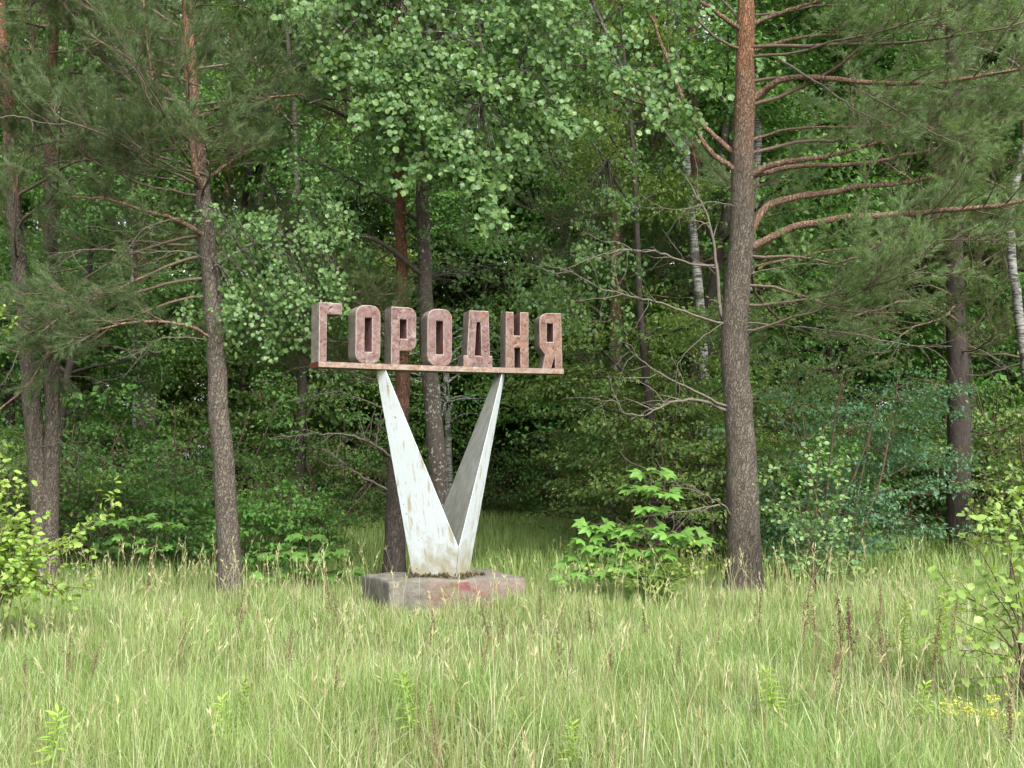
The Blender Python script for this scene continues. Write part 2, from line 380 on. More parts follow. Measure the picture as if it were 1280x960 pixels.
def paint_mat(name, cols, flake, rust_t, seed):
    m, nt, out = new_mat(name)
    tc = N(nt, 'TexCoord'); mp = N(nt, 'Mapping'); L(nt, tc.outputs['Object'], mp.inputs[0]); mp.inputs['Location'].default_value = (seed, seed * .7, 0)
    v = mp.outputs[0]
    r = ramp(nt, [(.36, cols[0]), (.45, cols[1]), (.55, cols[2]), (.68, cols[3])]); L(nt, noise(nt, v, 10, 6, .68, .8), r.inputs[0])
    big = noise(nt, v, 3.2, 3)
    col = mixc(nt, maprange(nt, big, .42, .62, 0, .5), r.outputs[0], cols[1])
    fl = noise(nt, v, 19, 3, .6, 1.6); flm = mth(nt, 'MULTIPLY', maprange(nt, fl, .585, .615), maprange(nt, noise(nt, v, 5, 2), .44, .52))
    col = mixc(nt, flm, col, flake)
    rs = maprange(nt, noise(nt, v, 9, 5, .6), rust_t, rust_t + .08, 0, .8); col = mixc(nt, rs, col, (.20, .085, .03))
    h = mth(nt, 'SUBTRACT', noise(nt, v, 30, 5, .7), mth(nt, 'MULTIPLY', flm, .6))
    finish(nt, out, col, .75, h, .7, .012, .25)
    return m
front_m = [paint_mat('peeling pink paint', ((.075, .038, .034), (.125, .075, .067), (.165, .112, .10), (.235, .182, .165)), (.06, .035, .03), .60, 2.1),
           paint_mat('peeling pink paint over orange rust', ((.08, .037, .028), (.132, .074, .058), (.168, .107, .083), (.225, .163, .128)), (.08, .035, .02), .60, 5.3)]
side_m = paint_mat('grimy faded pink paint with shade tone', ((.12, .095, .08), (.18, .148, .125), (.22, .183, .152), (.27, .235, .195)), (.10, .06, .05), .72, 9.7)  # grey-brown holds real grime plus side-face shade painted into the colour
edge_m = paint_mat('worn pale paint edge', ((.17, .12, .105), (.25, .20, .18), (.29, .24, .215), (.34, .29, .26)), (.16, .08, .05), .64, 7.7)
inner_m = paint_mat('pink paint in mauve shade tone', ((.14, .06, .06), (.21, .10, .10), (.25, .13, .125), (.29, .18, .165)), (.10, .05, .045), .72, 12.3)  # mauve is shaded pink, the shade painted into the letter openings
HT, HB = 3.80, 3.055
def arc(cx, cz, r, a0, a1, n=6):
    return [(cx + r * math.cos(math.radians(a)), cz + r * math.sin(math.radians(a))) for a in np.linspace(a0, a1, n)]
def O_outline(x0, x1):
    r = .12
    return (arc(x1 - r, HT - r, r, 0, 90) + arc(x0 + r, HT - r, r, 90, 180) + arc(x0 + r, HB + r, r, 180, 270) + arc(x1 - r, HB + r, r, 270, 360))
letters = [
    ('Г', [[(0.0, HB), (.102, HB), (.102, 3.655), (.302, 3.655), (.302, HT), (0, HT)]], 0),
    ('О', [O_outline(.485, .818), [(.604, 3.205), (.704, 3.205), (.704, 3.64), (.604, 3.64)]], 0),
    ('Р', [[(.964, HB), (1.075, HB), (1.075, 3.235)] + arc(1.20, 3.335, .10, -90, 0, 5) + arc(1.19, 3.69, .11, 0, 90, 5) + [(.964, HT)], [(1.076, 3.39), (1.172, 3.39), (1.172, 3.64), (1.076, 3.64)]], 0),
    ('О', [O_outline(1.453, 1.787), [(1.568, 3.205), (1.669, 3.205), (1.669, 3.642), (1.568, 3.642)]], 0),
    ('Д', [[(1.948, HB), (2.341, HB), (2.341, 3.205), (2.306, 3.205), (2.289, HT), (2.025, HT), (1.994, 3.205), (1.948, 3.205)], [(2.098, 3.203), (2.192, 3.203), (2.180, 3.648), (2.124, 3.648)]], 0),
    ('Н', [[(2.525, HB), (2.642, HB), (2.642, 3.325), (2.727, 3.325), (2.727, HB), (2.838, HB), (2.838, HT), (2.722, HT), (2.722, 3.486), (2.632, 3.486), (2.632, HT), (2.525, HT)]], 1),
    ('Я', [arc(3.10, 3.69, .11, 90, 180, 5) + arc(3.09, 3.37, .10, 180, 230, 4) + [(3.068, 3.24), (3.03, HB), (3.148, HB), (3.200, 3.235), (3.206, HB), (3.305, HB), (3.290, HT)], [(3.088, 3.412), (3.178, 3.412), (3.178, 3.66), (3.088, 3.66)]], 1),
]
for ch, loops, mi in letters:
    us = [p[0] for p in loops[0]]; uc = (min(us) + max(us)) / 2
    p2, a = on_row(uc)
    cu = bpy.data.curves.new('letter', 'CURVE'); cu.dimensions = '2D'; cu.fill_mode = 'BOTH'; cu.extrude = .15 - .009; cu.bevel_depth = .009; cu.bevel_resolution = 0; cu.offset = -.009
    for lp in loops:
        sp = cu.splines.new('POLY'); sp.points.add(len(lp) - 1); sp.use_cyclic_u = True
        for q, (x, z) in zip(sp.points, lp): q.co = (x - uc, z, 0, 1)
    co = bpy.data.objects.new('letter_curve', cu); COL.objects.link(co)
    bpy.context.view_layer.update()
    me = bpy.data.meshes.new_from_object(co.evaluated_get(bpy.context.evaluated_depsgraph_get()))
    bpy.data.objects.remove(co)
    me.name = 'letter'; me.materials.clear()
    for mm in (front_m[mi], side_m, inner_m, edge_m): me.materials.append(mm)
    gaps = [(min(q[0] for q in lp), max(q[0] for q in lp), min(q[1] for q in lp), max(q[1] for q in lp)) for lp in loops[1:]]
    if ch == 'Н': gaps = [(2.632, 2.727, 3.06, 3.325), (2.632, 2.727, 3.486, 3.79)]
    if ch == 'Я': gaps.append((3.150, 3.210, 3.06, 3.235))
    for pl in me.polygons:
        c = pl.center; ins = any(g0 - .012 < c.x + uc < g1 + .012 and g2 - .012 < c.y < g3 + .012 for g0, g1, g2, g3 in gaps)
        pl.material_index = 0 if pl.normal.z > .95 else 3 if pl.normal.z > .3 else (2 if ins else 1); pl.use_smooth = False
    # curve x -> along the row, y -> up, z -> towards the viewer
    ctr, _ = on_row(uc, .15)
    T = Matrix.Translation((ctr[0] - SO[0], ctr[1] - SO[1], 0)) @ Matrix.Rotation(a, 4, 'Z') @ Matrix.Rotation(math.pi / 2, 4, 'X')
    me.transform(T)
    o = link('letter', me, sign); o['label'] = 'letter ' + ch
# the bar the letters stand on: a bent flat box
bar = Acc(); nb = 24
vv = []
for u in np.linspace(-.008, SL, nb):
    for v, z in ((-.012, 2.988), (-.012, 3.0555), (.312, 3.0555), (.312, 2.988)):
        q, _ = on_row(max(u, 0), v); vv.append((q[0] + min(u, 0), q[1], z))
i = np.arange(nb - 1)[:, None] * 4; j = np.arange(4)[None]; k = (j + 1) % 4
qd = np.stack([i + j, i + k, i + 4 + k, i + 4 + j], -1)
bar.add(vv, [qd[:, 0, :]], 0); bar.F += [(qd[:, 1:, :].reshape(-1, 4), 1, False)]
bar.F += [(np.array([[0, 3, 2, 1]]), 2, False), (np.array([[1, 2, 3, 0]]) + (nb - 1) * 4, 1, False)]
rust_m = simple('bare rusted steel', (.11, .03, .016), .8, .5, 25)
bar_m = paint_mat('faded pink and ochre paint', ((.13, .085, .062), (.19, .138, .112), (.235, .18, .142), (.29, .235, .19)), (.16, .09, .05), .57, 3.4)
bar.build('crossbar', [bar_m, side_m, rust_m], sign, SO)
# the two pylons: triangular tapering spikes that meet at the foot
def pylon_mat(name, base, grime):
    m, nt, out = new_mat(name)
    v = coords(nt); st = coords(nt, (3.6, 3.6, .7))
    tc = N(nt, 'TexCoord'); sp = N(nt, 'SeparateXYZ'); L(nt, tc.outputs['Object'], sp.inputs[0])
    col = mixc(nt, maprange(nt, noise(nt, v, 2.2, 4), .4, .7, 0, .35), base, tuple(c * .86 for c in base))
    col = mixc(nt, maprange(nt, noise(nt, st, 3.1, 4, .6), .57, .66, 0, .75), col, (.30, .22, .10))          # rust runs
    col = mixc(nt, maprange(nt, noise(nt, st, 6, 5, .7), .57, .68, 0, .5), col, (.20, .20, .16))               # grey runs
    low = mth(nt, 'ADD', sp.outputs[2], mth(nt, 'MULTIPLY', mth(nt, 'SUBTRACT', noise(nt, v, 5, 5, .65), .5), 1.6))
    col = mixc(nt, maprange(nt, low, .42, .85, .75, 0), col, (.27, .23, .12))                                   # splashed soil and algae at the foot
    ch = mth(nt, 'MULTIPLY', maprange(nt, noise(nt, v, 17, 4, .6), .66, .69), maprange(nt, noise(nt, v, 2.6, 2), .48, .58))
    col = mixc(nt, ch, col, (.10, .085, .07))
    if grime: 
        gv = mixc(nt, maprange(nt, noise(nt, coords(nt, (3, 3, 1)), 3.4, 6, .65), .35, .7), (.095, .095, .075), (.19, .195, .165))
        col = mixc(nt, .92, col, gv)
    finish(nt, out, col, .6, noise(nt, v, 14, 3), .12, .01, .35)
    return m
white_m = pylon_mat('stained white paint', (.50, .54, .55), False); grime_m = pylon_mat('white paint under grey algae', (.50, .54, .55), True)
UC, KT, KB, ST, SB, VQ, U2, V2, U1, V1 = .038, .7976, -.1109, .2937, 1.6376, .1346, .3119, .4959, -.0642, .6615
ZT, ZB = 2.987, .36
for sg in (-1, 1):
    bm = bmesh.new(); ring = []
    for z in (ZB, ZT):
        t = (z - .42) / (2.99 - .42); kk = KB + (KT - KB) * t; s_ = SB + (ST - SB) * t
        R = (UC + sg * kk, VQ - V2 * s_); Q = (R[0] + sg * U2 * s_, R[1] + V2 * s_); L_ = (R[0] + sg * U1 * s_, R[1] + V1 * s_)
        ring.append([bm.verts.new(on_chord(*p, z) - SO) for p in (R, Q, L_)])
    lo, hi = ring
    for a_, b_ in ((0, 1), (1, 2), (2, 0)):
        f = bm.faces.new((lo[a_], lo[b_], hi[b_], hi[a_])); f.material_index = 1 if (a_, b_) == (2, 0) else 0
    bm.faces.new(hi); bm.faces.new(lo)
    d = np.array([math.cos(CA), math.sin(CA), 0])
    pc = on_chord(UC + sg * .004, 0, 1) - SO
    bmesh.ops.bisect_plane(bm, geom=bm.verts[:] + bm.edges[:] + bm.faces[:], plane_co=pc, plane_no=d * -sg, clear_outer=True)
    bmesh.ops.holes_fill(bm, edges=bm.edges[:])
    bmesh.ops.bevel(bm, geom=bm.edges[:], offset=.007, segments=1, affect='EDGES')
    bmesh.ops.recalc_face_normals(bm, faces=bm.faces[:])
    me = bpy.data.meshes.new('pylon'); bm.to_mesh(me); bm.free()
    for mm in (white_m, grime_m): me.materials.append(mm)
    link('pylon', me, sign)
# the concrete block
bm = bmesh.new(); bmesh.ops.create_cube(bm, size=1)
for v in bm.verts:
    u = -.93 if v.co.x < 0 else .84; w = -.85 if v.co.y < 0 else .5; z = -.15 if v.co.z < 0 else .375
    v.co = on_chord(u, w, z) - SO
bmesh.ops.bevel(bm, geom=bm.edges[:], offset=.035, segments=2, affect='EDGES', profile=.6)
bmesh.ops.subdivide_edges(bm, edges=[e for e in bm.edges if e.calc_length() > .3], cuts=12, use_grid_fill=True)
_rr = random.Random(3)
for v in bm.verts:
    c = v.co
    k = .012 * math.sin(c.x * 9 + c.z * 7) + .010 * math.sin(c.y * 13 + c.x * 4) + _rr.uniform(-.005, .005)
    v.co += Vector((0, -k, k * .8 if c.z > .3 else 0))
    if c.z > .3 and c.x < -.6: v.co.z -= .05 * (-.6 - c.x) 
me = bpy.data.meshes.new('concrete_block'); bm.to_mesh(me); bm.free()
for p in me.polygons: p.use_smooth = True
m, nt, out = new_mat('weathered concrete with red paint')
v = coords(nt); n1 = noise(nt, v, 5, 7, .7); r = ramp(nt, [(.3, (.07, .066, .052)), (.5, (.14, .13, .108)), (.7, (.21, .195, .168))]); L(nt, n1, r.inputs[0])
rp = ramp(nt, [(.3, (.12, .088, .07)), (.6, (.20, .155, .13)), (.75, (.25, .21, .18))]); L(nt, noise(nt, v, 6, 6, .7), rp.inputs[0])
tc = N(nt, 'TexCoord'); sp = N(nt, 'SeparateXYZ'); L(nt, tc.outputs['Object'], sp.inputs[0])
edge_ = mth(nt, 'ADD', sp.outputs[0], mth(nt, 'MULTIPLY', mth(nt, 'SUBTRACT', noise(nt, v, 8, 4), .5), .12))
col = mixc(nt, mth(nt, 'MULTIPLY', maprange(nt, edge_, -.16, -.12), maprange(nt, sp.outputs[2], .325, .35, 1, .25)), r.outputs[0], rp.outputs[0])
topm = maprange(nt, sp.outputs[2], .325, .345, 1, 0)
red = mth(nt, 'MULTIPLY', mth(nt, 'MULTIPLY', maprange(nt, noise(nt, v, 5.5, 5, .6, .5), .47, .54), topm), mth(nt, 'MULTIPLY', maprange(nt, edge_, -.10, .06), maprange(nt, edge_, .75, .5)))
col = mixc(nt, mth(nt, 'MULTIPLY', red, .8), col, (.17, .055, .06))
moss = maprange(nt, noise(nt, v, 3.3, 5, .65), .56, .68, 0, .6); col = mixc(nt, moss, col, (.10, .115, .05))
finish(nt, out, col, .95, noise(nt, v, 20, 7, .7), .9, .03, .15)
me.materials.append(m); link('concrete_block', me, sign)
# moss, leaves and small weeds lying along the foot of the pylons
mo = Acc(); rg = np.random.default_rng(8); n = 190
P = np.array([on_chord(u, -.70 + rg.normal(0, .05) + abs(u) * .45, .385) for u in rg.uniform(-.62, .40, n)])
mo.scatter(LEAF_FAR, P, frames(rg.normal(0, 1, (n, 3)) + [0, 0, .8], rg.normal(0, 1, (n, 3))), rg.uniform(.03, .075, n))
tag(mo.build('leaf_litter', M['litter'], sign, SO), kind='stuff')

# ------------------------------------------------------------------ pines that the photograph lets one tell apart
def pts(lst, Y):
    return np.array([at(p[0], p[1], Y + (p[2] if len(p) > 2 else 0)) for p in lst])
def pine_tree(name, label, seed, Y, trunk, r0, r1, limbs=(), dead=(), auto=(), bark_m='pine_bark', stems=(), needle='needle'):
    """trunk: pixel list from the foot up; limbs: (pixels, radius, foliage twigs); auto: (height, azimuth deg, length, rise)"""
    rng = np.random.default_rng(seed)
    P = pts(trunk, Y); P[0][2] = -.12; base = np.array([P[0][0], P[0][1], 0.0])
    root = thing(name, label, 'tree', base)
    a = Acc(); Q, rad = trunk_mesh(a, P, r0, r1, 14, 46, seed); a.build('trunk', M[bark_m], root, base)
    for k, (lst, ra, rb) in enumerate(stems):
        a = Acc(); P2 = pts(lst, Y); P2[0][2] = -.12; trunk_mesh(a, P2, ra, rb, 12, 40, seed + k + 1); a.build('trunk', M[bark_m], root, base)
    S = []; tw = Acc()
    tw.tube(np.array([Q[-1], Q[-1] + [0, 0, .4]]), [.02, .01], 4)
    for lst, r, k in limbs:
        b = Acc(); q = spline(pts(lst, Y), max(10, 4 * len(lst)))
        # set the root of the limb inside the trunk
        q = q + rng.normal(0, .006, q.shape); r *= .86
        b.tube(q, np.linspace(r, r * .35, len(q)), 8, rough=(rng, .05)); b.build('branch', M['pine_branch'], root, base)
        if k: pine_foliage(rng, tw, S, q, r, .42 if Y != 17.5 else .6, k)
    for lst, r in dead:
        b = Acc(); q = spline(pts(lst, Y), max(10, 4 * len(lst))); q = q + rng.normal(0, .008, q.shape)
        r *= .8; b.tube(q, np.linspace(r, r * .3, len(q)), 5)
        for _ in range(int(3 + 3 * len(lst) / 2)):          # bare side twigs
            j = rng.integers(len(q) // 4, len(q) - 1); d = nrm(nrm(q[j + 1] - q[j]) + rng.normal(0, .75, 3) - UP * .15)
            pp = limb_path(rng, q[j], d, rng.uniform(.25, .8), -.05, 5, .22); b.tube(pp, np.linspace(r * .35, .0025, 6), 3)
        b.build('dead_branch', M['dead_wood'], root, base)
    for z, az, ln, rise in auto:
        t = np.interp(z, Q[:, 2], np.arange(len(Q))); j = int(min(t, len(Q) - 2)); p = Q[j] + (Q[j + 1] - Q[j]) * (t - j)
        d = np.array([math.sin(math.radians(az)), math.cos(math.radians(az)), rise])
        q = limb_path(rng, p, d, ln, .03, 9, .15); r = .011 + .0045 * ln
        tw.tube(q, np.linspace(r, r * .3, len(q)), 6)
        pine_foliage(rng, tw, S, q, r, .3, int(4 + 2.6 * ln))
    tag(tw.build('twigs', M['pine_twig'], root, base), kind='stuff')
    c = Acc(); add_shoots(c, S, rng); c.build('crown', M[needle], root, base)
    return root

rA = random.Random(11)
def ring(z0, z1, n, az0, az1, l0, l1, rise=(.0, .4)):
    return [(z0 + (z1 - z0) * (i + rA.random()) / n, rA.uniform(az0, az1), rA.uniform(l0, l1), rA.uniform(*rise)) for i in range(n)]
# azimuth: 0 away from the camera, 90 to the right of the picture, 180 towards the camera
pine_tree('pine_tree', 'tall straight pine with long bare orange boughs beside the maple sapling', 21, 17.5,
    [(932, 756), (929, 640), (924, 520), (918, 420), (926, 300), (929, 200), (931, 100), (933, 0), (934, -180), (938, -420), (940, -760)], .235, .07,
    limbs=[([(934, 128), (950, 118), (975, 100, -.2), (1003, 97, -.3), (1040, 98, -.5), (1100, 104, -.6), (1180, 102, -.9), (1235, 93, -1.1), (1290, 84, -1.2)], .066, 12),
           ([(934, 222), (960, 208, -.1), (990, 201, -.2), (1030, 196, -.2), (1075, 185, -.4), (1120, 170, -.6)], .060, 8),
           ([(934, 222), (1000, 207, .2), (1070, 205, .5), (1135, 193, .7), (1190, 183, .9), (1240, 170, 1.1)], .046, 9),
           ([(936, 292), (955, 262, .1), (985, 248, .1), (1040, 240, .2), (1075, 233, .2), (1130, 229, .1), (1175, 217, -.1), (1230, 190, -.3)], .070, 10),
           ([(934, 312), (985, 287, -.2), (1050, 273, -.5), (1120, 268, -.9), (1180, 263, -1.2), (1240, 258, -1.5), (1300, 246, -1.7)], .070, 9),
           ([(926, 215), (900, 200, -.1), (880, 180, -.2), (865, 150, -.3), (845, 105, -.4), (825, 50, -.5), (807, 0, -.6), (795, -60, -.7)], .052, 4),
           ([(927, 198), (895, 172, .1), (870, 150, .2), (830, 137, .4), (790, 125, .6), (740, 108, .8)], .046, 5),
           ([(932, 40), (905, 22, -.2), (880, 5, -.3), (850, -8, -.5), (800, -40, -.8)], .045, 6),
           ([(934, 36), (950, 26), (985, 12), (1020, 2), (1080, -18)], .045, 9),
           ([(934, 66), (990, 48, .3), (1080, 40, .2), (1180, 30, 0), (1285, 22, -.1)], .03, 20),
           ([(934, 176), (1000, 160, .6), (1090, 158, .6), (1190, 150, .6), (1295, 150, .6)], .026, 20),
           ([(934, 336), (1010, 318, .6), (1100, 305, .5), (1200, 300, .5), (1295, 300, .5)], .024, 18),
           ],
    dead=[([(922, 410), (902, 395), (897, 345), (890, 290), (878, 255), (868, 245)], .044), ([(916, 516), (880, 502, -.2), (855, 500, -.4), (830, 507, -.6), (805, 520, -.7)], .036), ([(972, 73, -.3), (1010, 97, -.4), (1040, 115, -.5), (1070, 138, -.5), (1110, 155, -.6)], .026),
          ([(918, 408), (870, 395, -.2), (825, 378, -.3), (790, 370, -.5), (745, 358, -.6), (710, 335, -.7)], .026),
          ([(893, 333, -.1), (865, 330, -.3), (830, 318, -.5), (800, 313, -.6), (760, 316, -.8), (705, 336, -.9)], .024),
          ([(805, 520, -.7), (780, 516, -.8), (770, 503, -.9), (742, 499, -1.0)], .014),
          ([(916, 512), (870, 490, -.3), (840, 475, -.5), (810, 458, -.7), (783, 432, -.9)], .028),
          ([(920, 655), (905, 632, -.2), (885, 634, -.4), (850, 640, -.6), (790, 648, -.8)], .022),
          ([(905, 632, -.2), (880, 618, -.5), (850, 607, -.7), (815, 585, -.9)], .013),
          ([(926, 402), (975, 407, -.2), (1025, 412, -.4), (1080, 420, -.6), (1140, 432, -.8), (1190, 433, -1.0)], .018),
          ([(930, 345), (1000, 330, .3), (1080, 338, .3), (1100, 352, .2), (1130, 364, .2), (1165, 356, .1)], .013),
          ([(928, 260), (890, 252, -.2), (850, 262, -.4), (800, 258, -.5)], .014),
          ([(918, 395), (880, 420, -.2), (850, 450, -.4), (845, 480, -.5)], .010),
          ([(932, 300), (925, 260, -.3), (935, 225, -.4), (948, 200, -.4)], .009)],
    auto=ring(6.6, 8.2, 5, 60, 135, 2.8, 4.4, (-.15, .3)) + ring(4.6, 6.4, 3, 20, 70, 3.4, 4.6, (-.1, .2)) + ring(7.4, 13.5, 22, 0, 360, 1.6, 3.6, (.0, .5)) + ring(3.6, 4.8, 4, 60, 120, 2.2, 3.4, (-.3, .0)))

pine_tree('pine_tree', 'slender pine with lichen-flecked grey trunk and orange top, left of the sign', 22, 17.0,
    [(289, 770), (283, 640), (274, 520), (270, 440), (262, 330), (254, 250), (246, 180), (240, 110), (236, 40), (232, -100), (226, -420), (222, -700)], .155, .05,
    limbs=[([(256, 240), (246, 220, -.2), (240, 180, -.3), (232, 152, -.3), (222, 128, -.4)], .062, 0),
           ([(222, 128, -.4), (205, 110, -.5), (192, 100, -.5), (185, 60, -.6), (180, 10, -.7), (178, -40, -.7)], .030, 8),
           ([(264, 300), (240, 285, -.2), (215, 272, -.3), (185, 265, -.5), (140, 250, -.7), (90, 246, -.9)], .040, 10),
           ([(258, 225), (290, 200, .2), (320, 170, .3), (350, 130, .5)], .034, 5),
           ([(268, 425), (240, 408, -.3), (200, 402, -.6), (150, 405, -.9), (95, 420, -1.1)], .030, 10),
           ([(243, 150), (290, 128, -.3), (330, 122, -.5), (375, 118, -.8)], .032, 9)],
    dead=[([(262, 222), (230, 205, -.3), (187, 190, -.5), (130, 160, -.7), (60, 155, -.8), (20, 145, -.9), (-20, 152, -1.0)], .028),
          ([(266, 330), (235, 315, -.3), (180, 316, -.5), (110, 312, -.7), (60, 320, -.8)], .015),
          ([(262, 272), (190, 280, -.6), (160, 310, -.7), (130, 345, -.8)], .013),
          ([(268, 425), (210, 422, -.4), (185, 432, -.5), (168, 455, -.6)], .012),
          ([(246, 140), (290, 135, -.4), (330, 150, -.5)], .012),
          ([(250, 108), (180, 82, -.5), (150, 90, -.6)], .014)],
    auto=ring(5.2, 7.8, 13, 210, 320, 2.0, 3.6, (-.05, .35)) + ring(5.2, 6.6, 6, 120, 250, 1.2, 2.2, (-.1, .3)) + ring(7.4, 13, 18, 0, 360, 1.4, 3.2, (.0, .5)) + ring(4.0, 5.0, 5, 220, 300, 1.6, 3.0, (-.2, .1)) + ring(5.6, 7.2, 4, 60, 120, 1.0, 1.8, (.0, .3)))

pine_tree('pine_tree', 'twin-stemmed grey pine rising behind the yellow-green shrub', 23, 18.0,
    [(56, 735), (50, 620), (42, 520), (33, 430), (24, 330), (16, 230), (9, 130), (2, 30), (-6, -150), (-20, -520)], .15, .05,
    stems=[([(62, 735), (63, 620), (66, 480), (65, 380), (63, 280), (62, 180), (66, 90), (69, 0), (72, -200), (80, -500)], .125, .045)],
    limbs=[([(63, 370), (72, 385, -.2), (76, 400, -.3), (68, 425, -.4), (55, 450, -.5), (35, 480, -.7), (0, 512, -.9)], .034, 0),
           ([(5, 60), (45, 62, -.3), (65, 66, -.4), (110, 60, -.8), (160, 40, -1.0)], .03, 7)],
    dead=[([(15, 60), (-5, 50, -.3), (40, 70, -.5), (62, 55, -.6)], .016), ([(30, 420), (10, 470, -.4), (-10, 490, -.5)], .014),
          ([(60, 480), (100, 470, -.3), (140, 482, -.5)], .011), ([(45, 560), (80, 555, -.3), (110, 575, -.5)], .011)],
    auto=ring(4.6, 7.6, 9, 60, 200, 1.6, 3.2, (-.05, .35)) + ring(3.2, 4.4, 4, 150, 260, 1.2, 2.0, (-.1, .2)) + ring(7.4, 13, 14, 0, 360, 1.4, 3.0, (.0, .5)))

pine_tree('pine_tree', 'dark pine turning rust red upwards, with dead boughs, behind the white pylon', 24, 18.8,
    [(493, 745), (493, 660), (495, 600), (499, 540), (503, 480), (503, 380), (501, 280), (499, 180), (498, 60), (497, -100), (497, -190)], .16, .03,
    dead=[([(490, 615), (460, 600, -.3), (430, 580, -.5), (405, 560, -.7)], .030), ([(496, 575), (468, 556, -.3), (440, 545, -.4), (400, 542, -.5), (352, 545, -.8)], .026),
          ([(470, 558, -.3), (474, 530, -.3), (482, 500, -.4)], .014), ([(500, 520), (455, 500, -.3), (415, 490, -.4), (370, 505, -.7)], .018), ([(503, 490), (452, 470, -.2), (400, 455, -.3), (345, 470, -.5)], .014)],
    auto=ring(3.0, 4.4, 8, 200, 340, 1.6, 2.6, (-.2, .1)) + ring(4.6, 12, 14, 0, 360, 1.2, 2.4, (-.1, .4)), bark_m='pine_bark_red', needle='needle_deep')

pine_tree('pine_tree', 'thick dark-barked pine standing by the grassy gap beyond the shrubs', 26, 25.5,
    [(1203, 712), (1200, 640), (1199, 560), (1197, 480), (1195, 400), (1192, 280), (1190, 120), (1190, -60), (1192, -300)], .285, .09,
    dead=[([(1196, 470), (1230, 468, -.4), (1270, 455, -.7), (1310, 440, -.9)], .022), ([(1196, 490), (1165, 478, -.3), (1130, 470, -.5)], .018), ([(1195, 430), (1230, 440, -.4), (1275, 470, -.7)], .018)],
    auto=ring(4.0, 6.0, 8, 90, 290, 2.2, 4.0, (-.15, .15)) + ring(6, 14, 16, 0, 360, 1.8, 3.6, (.0, .4)), bark_m='dark_bark', needle='needle_deep')

# ------------------------------------------------------------------ birches seen between the trees
def birch(label, Y, lst, r0, r1, seed):
    P = pts(lst, Y); P[0][2] = -.1; base = np.array([P[0][0], P[0][1], 0.0]); rng = np.random.default_rng(seed)
    root = thing('birch_tree', label, 'tree', base)
    a = Acc(); Q, _ = trunk_mesh(a, P, r0, r1, 10, 36, seed, .2)
    C = Acc(); top = Q[-1][2]; n = 0
    pos = []; dr = []
    for i in range(26):
        z = rng.uniform(top * .55, top); j = int(np.interp(z, Q[:, 2], np.arange(len(Q)))); az = rng.uniform(0, 6.28)
        q = limb_path(rng, Q[j], [math.cos(az), math.sin(az), .9], rng.uniform(1, 2.4), -.16, 8, .1)
        a.tube(q, np.linspace(.03, .005, len(q)), 4)
        for _ in range(70):
            b = q[rng.integers(3, len(q))]; pos.append(b + rng.normal(0, .22, 3) - [0, 0, rng.uniform(0, .5)]); dr.append(rng.normal(0, .5, 3) - UP * .7)
    a.build('trunk', M['birch_bark'], root, base)
    C.scatter(LEAF_FAR, np.array(pos), frames(np.array(dr), rng.normal(0, 1, (len(pos), 3)) + UP), rng.uniform(.05, .075, len(pos)))
    C.build('crown', M['leaf_fresh'], root, base)
birch('pale birch trunk behind the tall straight pine, on the side of the sign', 25.0, [(884, 705), (882, 560), (878, 420), (864, 270), (852, 140), (845, 60), (838, -60), (825, -380)], .115, .04, 31)
birch('white birch trunk half hidden by the tall pine, on the side of its long boughs', 28.0, [(930, 690), (931, 500), (937, 330), (945, 210), (947, 150), (944, 90), (936, 10), (932, -90), (930, -380)], .12, .05, 32)
birch('very thin white birch deep in the wood behind the slender grey pine', 33.0, [(171, 680), (170, 590), (168, 520), (166, 440), (165, 300), (163, 100), (160, -200)], .065, .025, 33)
birch('thin white birch seen between the two pylons of the sign', 30.0, [(566, 690), (562, 600), (560, 540), (558, 480), (558, 440), (557, 405)], .085, .06, 34)
birch('leaning birch trunk past the thick dark-barked pine', 23.0, [(1300, 712), (1294, 560), (1284, 470), (1273, 390), (1264, 310), (1268, 240), (1284, 170), (1302, 80), (1318, -60), (1330, -260)], .105, .04, 35)

# ------------------------------------------------------------------ broadleaf trees
def clump(rng, p, d, ln, nleaf, spread, L_, size, hang=.6, face=(0, -.5, .7)):
    """a twig at p along d with leaves on it; returns positions, leaf directions, normals, sizes"""
    q = limb_path(rng, p, d, ln, -.10 * hang, 5, .14)
    u = rng.uniform(.05, 1, nleaf) * 4.99; j = u.astype(int); P = q[j] + (q[j + 1] - q[j]) * (u - j)[:, None]
    P = P + rng.normal(0, spread, (nleaf, 3)) * [1, 1, .7]
    dl = nrm(rng.normal(0, .6, (nleaf, 3)) + nrm(d) * .3 - UP * hang)
    zn = nrm(rng.normal(0, .5, (nleaf, 3)) + np.array(face))
    L_.append((P, dl, zn, size * rng.uniform(.55, 1.25, nleaf)))
    return q
def put_leaves(name, tmpl, L_, mat, root, base, smooth=False):
    c = Acc(); P, D, Z, S = (np.concatenate([l[k] for l in L_]) for k in range(4))
    c.scatter(tmpl, P, frames(D, Z), S, 0, smooth)
    return c.build(name, mat, root, base)

